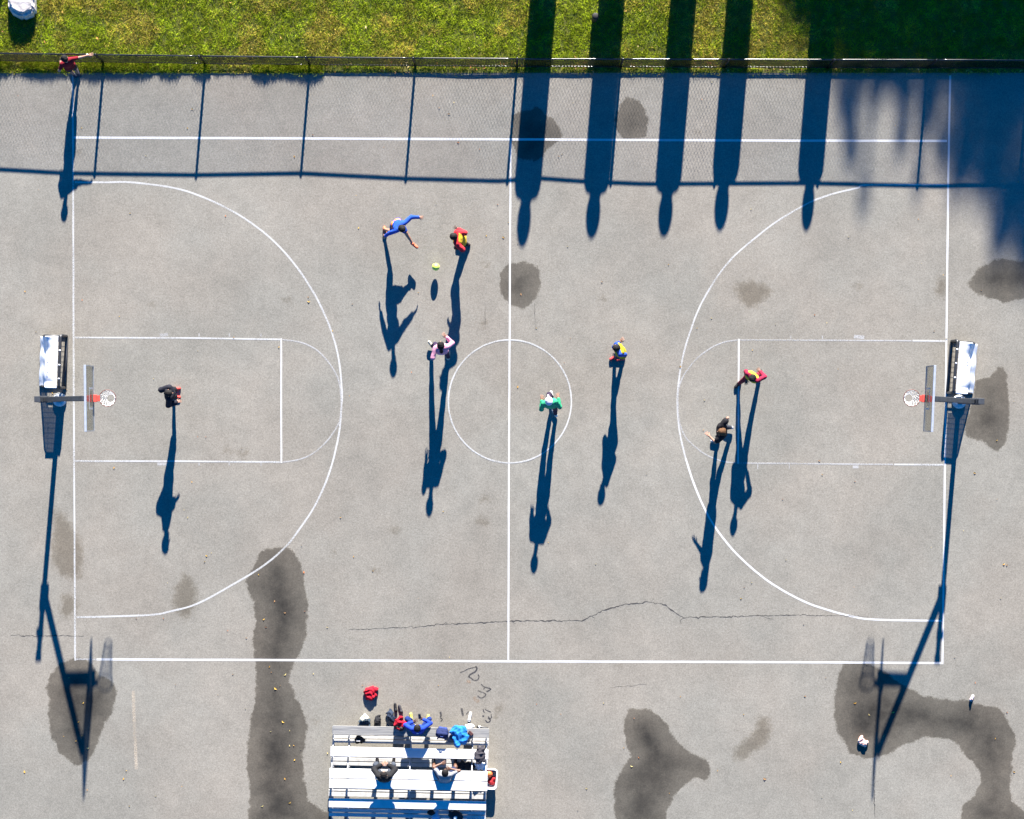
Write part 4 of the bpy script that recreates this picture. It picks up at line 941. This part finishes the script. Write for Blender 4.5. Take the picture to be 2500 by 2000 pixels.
# ------------------------------------------------------------------ ball and belongings
M_ball = mat('neon_ball', (0.62, 0.72, 0.09), 0.45, 0.06, 8.0)
bpos = W(1064, 652, .24)
def ballmesh():
    bm = bmesh.new(); bmesh.ops.create_uvsphere(bm, u_segments=32, v_segments=20, radius=.11)
    me = bpy.data.meshes.new('ball'); bm.to_mesh(me); bm.free(); return me
bal = link('soccer_ball', ballmesh(), M_ball, None, True); bal.location = bpos; tag(bal, 'neon yellow ball in the air in front of the kicker', 'ball')
sm = MB()
for k in range(3):
    ax = Vector((math.cos(k * 1.05), math.sin(k * 1.05), .4)).normalized(); u = ax.orthogonal().normalized(); w_ = ax.cross(u)
    sm.tube([(u * math.cos(q * math.pi / 16) + w_ * math.sin(q * math.pi / 16)) * .1095 for q in range(32)], .0025, 5, closed=True)
sm.build('seam', mat('ball_seam', (0.30, 0.36, 0.05), 0.5), bal)

def place(o, label, cat, group=None): return tag(o, label, cat, group)
def heap(name, loc, size, m, seed, label, cat, n=9, rz=0.0, h=.012, wr=.008, extra=None, parts=None):
    """crumpled cloth: overlapping folds merged into one soft pile"""
    r = np.random.default_rng(seed); sx, sy, sz = size
    def fn(f):
        m_ = min(sx, sy)
        f.ell((0, 0, sz * .3), (sx * .44, sy * .44, sz * .5), k=.04)
        for _ in range(n):
            x, y = r.uniform(-sx * .34, sx * .34), r.uniform(-sy * .34, sy * .34); a = r.uniform(0, 3.14); L = r.uniform(.25, .55) * m_
            d = np.array([math.cos(a) * L / 2, math.sin(a) * L / 2, 0]); ra = r.uniform(.30, .48) * min(sz, m_ * .45)
            c = np.array([x, y, ra + r.uniform(.05, .45) * sz]); f.cap(c - d, c + d, ra, ra * r.uniform(.5, .9), k=.05)
        g = np.meshgrid(*[f.lo[k] + f.h * np.arange(f.n[k]) for k in range(3)], indexing='ij'); ph = r.uniform(0, 6, 4); q = 34.0 if m_ > .2 else 46.0
        u = g[0] * math.cos(ph[0]) + g[1] * math.sin(ph[0]); v_ = -g[0] * math.sin(ph[0]) + g[1] * math.cos(ph[0])
        w1 = np.abs(np.sin(u * q * .5 + 1.6 * np.sin(v_ * q * .33 + ph[1]) + g[2] * 9)); w2 = np.abs(np.sin(v_ * q * .8 + 1.3 * np.sin(u * q * .5 + ph[2]) + g[2] * 14))
        f.F = f.F + (.020 * (w1 - .6) + .010 * (w2 - .6)).astype(np.float32) * min(1.0, m_ / .25)
        f.cut((0, 0, 0.003), (0, 0, -1))
    o = soft(name, (-sx * .75, -sy * .75, -.02), (sx * .75, sy * .75, sz * 1.3), h, fn, m, None, loc); o.rotation_euler = (0, 0, rz); return tag(o, label, cat)
def rucksack(loc, size, m, m2, label, rz=0.0, tilt=0.0, name='backpack'):
    root = empty(name, loc, rz, label, 'backpack'); root.rotation_euler = (tilt, 0, rz); sx, sy, sz = size
    soft('main_bag', (-sx, -sy, -.05), (sx, sy, sz * 1.25), .013, lambda f: (f.rbox((0, 0, sz * .5), (sx / 2, sy / 2, sz / 2), min(sx, sy) * .33), f.cap((-sx * .3, 0, sz * .96), (sx * .3, 0, sz * .96), sy * .2, k=.06), f.wrinkle(.007, 30.0, 2)), m, root)
    soft('front_pocket', (-sx, -sy * 1.2, -.05), (sx, sy, sz), .013, lambda f: (f.rbox((0, -sy * .46, sz * .32), (sx * .36, sy * .2, sz * .25), .03), f.wrinkle(.004, 35, 4)), m2, root)
    MB().tube([(-.05, sy * .2, sz * 1.0), (-.03, sy * .24, sz * 1.10), (.03, sy * .24, sz * 1.10), (.05, sy * .2, sz * 1.0)], .011, 6).build('handle', m2, root, True)
    for s_ in (-1, 1):
        MB().tube([(s_ * sx * .25, sy * .42, sz * .92), (s_ * sx * .32, sy * .66, sz * .6), (s_ * sx * .3, sy * .60, sz * .3), (s_ * sx * .3, sy * .42, sz * .12)], .018, 6).build('strap', m2, root, True)
    return root
def trainer(loc, rz, m, label, L=.28, group=None, sole=(.5, .5, .5)):
    root = empty('trainer', loc, rz, label, 'shoe', group)
    def up_(f):
        f.cap((-L * .34, 0, .045), (L * .34, 0, .035), .042, .036, k=.02); f.cap((-L * .3, 0, .06), (-L * .22, 0, .085), .038, .034, k=.02); f.cut((0, 0, .012), (0, 0, -1))
    soft('upper', (-.25, -.1, -.01), (.25, .1, .16), .009, up_, m, root)
    soft('sole', (-.25, -.1, -.02), (.25, .1, .06), .009, lambda f: (f.cap((-L * .36, 0, .012), (-L * .05, 0, .012), .038, .034, k=.01), f.cap((-L * .05, 0, .012), (L * .35, 0, .012), .034, .043, k=.01), f.cut((0, 0, .027), (0, 0, 1)), f.cut((0, 0, .001), (0, 0, -1))), fabric(sole, .6), root)
    MB().lathe([(.001, .109), (.022, .1095), (.026, .112), (.018, .118), (.001, .1185)], c=(-L * .26, 0, 0), n=12).build('collar', fabric((.02, .02, .02)), root, True)
    return root

red = fabric((0.27, 0.004, 0.014)); blk = fabric((0.013, 0.013, 0.015)); navy = fabric((0.008, 0.014, 0.055)); sky_b = fabric((0.012, 0.125, 0.36)); gry = fabric((0.10, 0.11, 0.14)); wht = fabric((0.70, 0.70, 0.72)); blk2 = fabric((0.03, 0.028, 0.034))
heap('sweatshirt', W(905, 1692), (.36, .48, .13), red, 3, 'crumpled red sweatshirt with white marks on the asphalt near the bleachers', 'clothing', rz=-.5)
heap('waist_bag', W(891, 1764, .0), (.40, .24, .22), fabric((0.022, 0.035, 0.05)), 5, 'dark bag with a pale cream top pushed against the grey front bench', 'bag', n=6)
heap('towel', W(891, 1753.5, .16), (.30, .15, .10), fabric((0.60, 0.57, 0.42)), 6, 'cream towel lying over the dark bag by the front bench', 'towel', n=6)
btl = empty('bottle', W(891, 1746.5), 0, 'small white bottle with black cap standing beside the cream towel', 'bottle')
MB().lathe([(.04, 0), (.045, .02), (.045, .16), (.03, .19), (.02, .20)], n=16).build('bottle_body', M_white, btl, True); MB().lathe([(.032, .20), (.034, .235), (.026, .245)], n=14).build('bottle_cap', M_black, btl, True)
heap('pouch', W(922, 1758, .0), (.20, .34, .20), blk, 8, 'soft black pouch on the asphalt left of the red and black backpack', 'bag', n=6, rz=-.35)
rucksack(W(977, 1768, .0), (.30, .22, .50), fabric((0.03, 0.026, 0.024)), red, 'black backpack with red front leaning on the front bench', rz=R(155), tilt=R(0))
heap('jacket', W(978, 1764, .38), (.30, .34, .22), red, 12, 'red jacket thrown over the black backpack', 'clothing', rz=.9, n=7)
heap('sling_bag', W(955, 1748, 0), (.20, .42, .26), fabric((0.014, 0.022, 0.04)), 13, 'dark navy bag standing left of the black trainers', 'bag', rz=.25, n=6)
trainer(W(966, 1727), R(100), blk, 'left black trainer of the pair in front of the backpack', sole=(.04, .04, .04)); trainer(W(978, 1731), R(112), blk2, 'right black trainer of the pair in front of the backpack', sole=(.04, .04, .04))
heap('cap_bag', W(878, 1806, f1), (.26, .24, .16), blk, 15, 'black drawstring bag with small white print under the front bench', 'bag', n=6)
prn = MB()
for k in range(5): prn.box((k * .022, 0, 0), (.014, .03, .004), rz=.3 * (k % 2))
o = prn.build('printed_word', M_white, bpy.data.objects['cap_bag']); o.location = (-.07, -.01, .155)
rucksack(W(1080, 1788, s1), (.36, .26, .36), navy, fabric((0.02, 0.035, 0.13)), 'navy blue backpack sitting on the grey front bench', rz=R(172), tilt=R(0))
heap('gym_bag', W(1100, 1800, s1 - .16), (.30, .34, .26), gry, 18, 'grey bag slumped between the navy backpack and the blue jacket', 'bag', rz=.4, n=7)
heap('rain_jacket', W(1123, 1791, s1), (.46, .56, .30), sky_b, 20, 'bright blue jacket heaped on the grey front bench', 'clothing', rz=.2, n=12, wr=.011)
wl = MB().box((0, 0, .02), (.15, .09, .035), bev=.012).build('wallet', fabric((0.07, 0.032, 0.03), .5)); wl.location = W(1149, 1790, s1); wl.rotation_euler = (0, 0, R(-42)); tag(wl, 'brown wallet on the front bench beside the blue jacket', 'wallet')
heap('plastic_bag', W(1147, 1772, .1), (.30, .15, .34), wht, 24, 'white plastic bag hanging at the front bench by the blue jacket', 'bag', n=6)
trainer(W(1147, 1750), R(78), wht, 'white trainer alone on the asphalt in front of the blue jacket', L=.30)
wb = empty('water_bottle', W(1177, 1776, .03), R(-8), 'black and white drinks bottle lying in front of the bench end', 'bottle'); wb.rotation_euler = (0, R(90), R(-10))
MB().lathe([(.032, -.06), (.034, -.05), (.034, .15), (.025, .17)], n=16).build('bottle_body', M_black, wb, True); MB().lathe([(.036, -.10), (.036, -.06)], n=16).build('bottle_label', M_white, wb, True); MB().lathe([(.022, -.16), (.026, -.11), (.026, -.10)], n=14).build('bottle_cap', M_black, wb, True)
# right end of the second and third row
heap('folded_jacket', W(1173, 1842, s2), (.30, .62, .17), blk2, 30, 'dark jacket draped over the right end of the second row', 'clothing', rz=.12, n=11, wr=.010)
heap('shirt', W(1172, 1868, f2), (.40, .26, .14), wht, 31, 'white shirt on the foot planks at the right end', 'clothing', n=6)
heap('duffel_bag', W(1140, 1868, f2), (.64, .26, .20), blk, 33, 'long black duffel bag on the foot planks right of the grey shirt', 'bag', n=9)
# white basket with ball
bk = empty('laundry_basket', W(1196, 1898, 0), R(-4), 'white plastic basket standing at the right end of the bleachers', 'basket')
def rr_loop(a, b, r, z, n=6):
    o = []
    for cx, cy, a0 in ((a - r, b - r, 0), (-a + r, b - r, 90), (-a + r, -b + r, 180), (a - r, -b + r, 270)):
        for k in range(n + 1): t_ = R(a0 + 90 * k / n); o.append((cx + r * math.cos(t_), cy + r * math.sin(t_), z))
    return o
lv_ = [rr_loop(.16, .23, .07, .01), rr_loop(.19, .27, .08, .29), rr_loop(.20, .285, .08, .30)]; m_ = len(lv_[0]); wall = MB(); V = sum(lv_, []); F = [(i * m_ + k, i * m_ + (k + 1) % m_, (i + 1) * m_ + (k + 1) % m_, (i + 1) * m_ + k) for i in range(2) for k in range(m_)] + [tuple(range(m_ - 1, -1, -1))]
o = wall.add(V, F).build('basket_wall', M_white, bk, True); md = o.modifiers.new('thick', 'SOLIDIFY'); md.thickness = .006
MB().tube(rr_loop(.20, .285, .08, .30), .024, 8, closed=True).build('basket_rim', M_white, bk, True)
bb = link('basketball', ballmesh(), mat('orange_ball', (0.62, 0.13, 0.03), 0.6, 0.1, 30), None, True); bb.location = W(1194, 1889, .24); tag(bb, 'orange ball in the white basket', 'ball')
heap('red_bib', W(1200, 1905, .12), (.24, .26, .14), fabric((.26, .015, .02)), 41, 'dark red bibs at the bottom of the white basket', 'clothing', n=6)
# lower edge of the picture
heap('tote_bag', W(1063, 1990, f4), (.26, .34, .22), fabric((0.30, 0.38, 0.50)), 44, 'light blue bag at the lower edge of the bleachers', 'bag', n=7, rz=.3)
heap('beanie', W(1053, 1983, f4 + .12), (.20, .15, .11), blk, 45, 'black woollen hat on the light blue bag', 'hat', n=5)
heap('coat', W(1113, 1990, f4), (.46, .30, .20), blk2, 46, 'dark coat bundled at the lower edge of the bleachers', 'clothing', n=9)
heap('scarf', W(1112, 1996, f4 + .13), (.09, .10, .08), wht, 47, 'white scarf tucked in the dark coat', 'clothing', n=4)
# bits lying on the right of the court
heap('cloth', W(2105, 1811), (.22, .36, .10), fabric((0.60, 0.36, 0.30)), 51, 'crumpled pale pink cloth on the damp patch near the right hoop shadow', 'cloth', n=7, rz=.3, h=.009)
trainer(W(2372, 1704), R(60), fabric((.62, .5, .55)), 'small pale pink shoe on the asphalt at the lower right', L=.17)
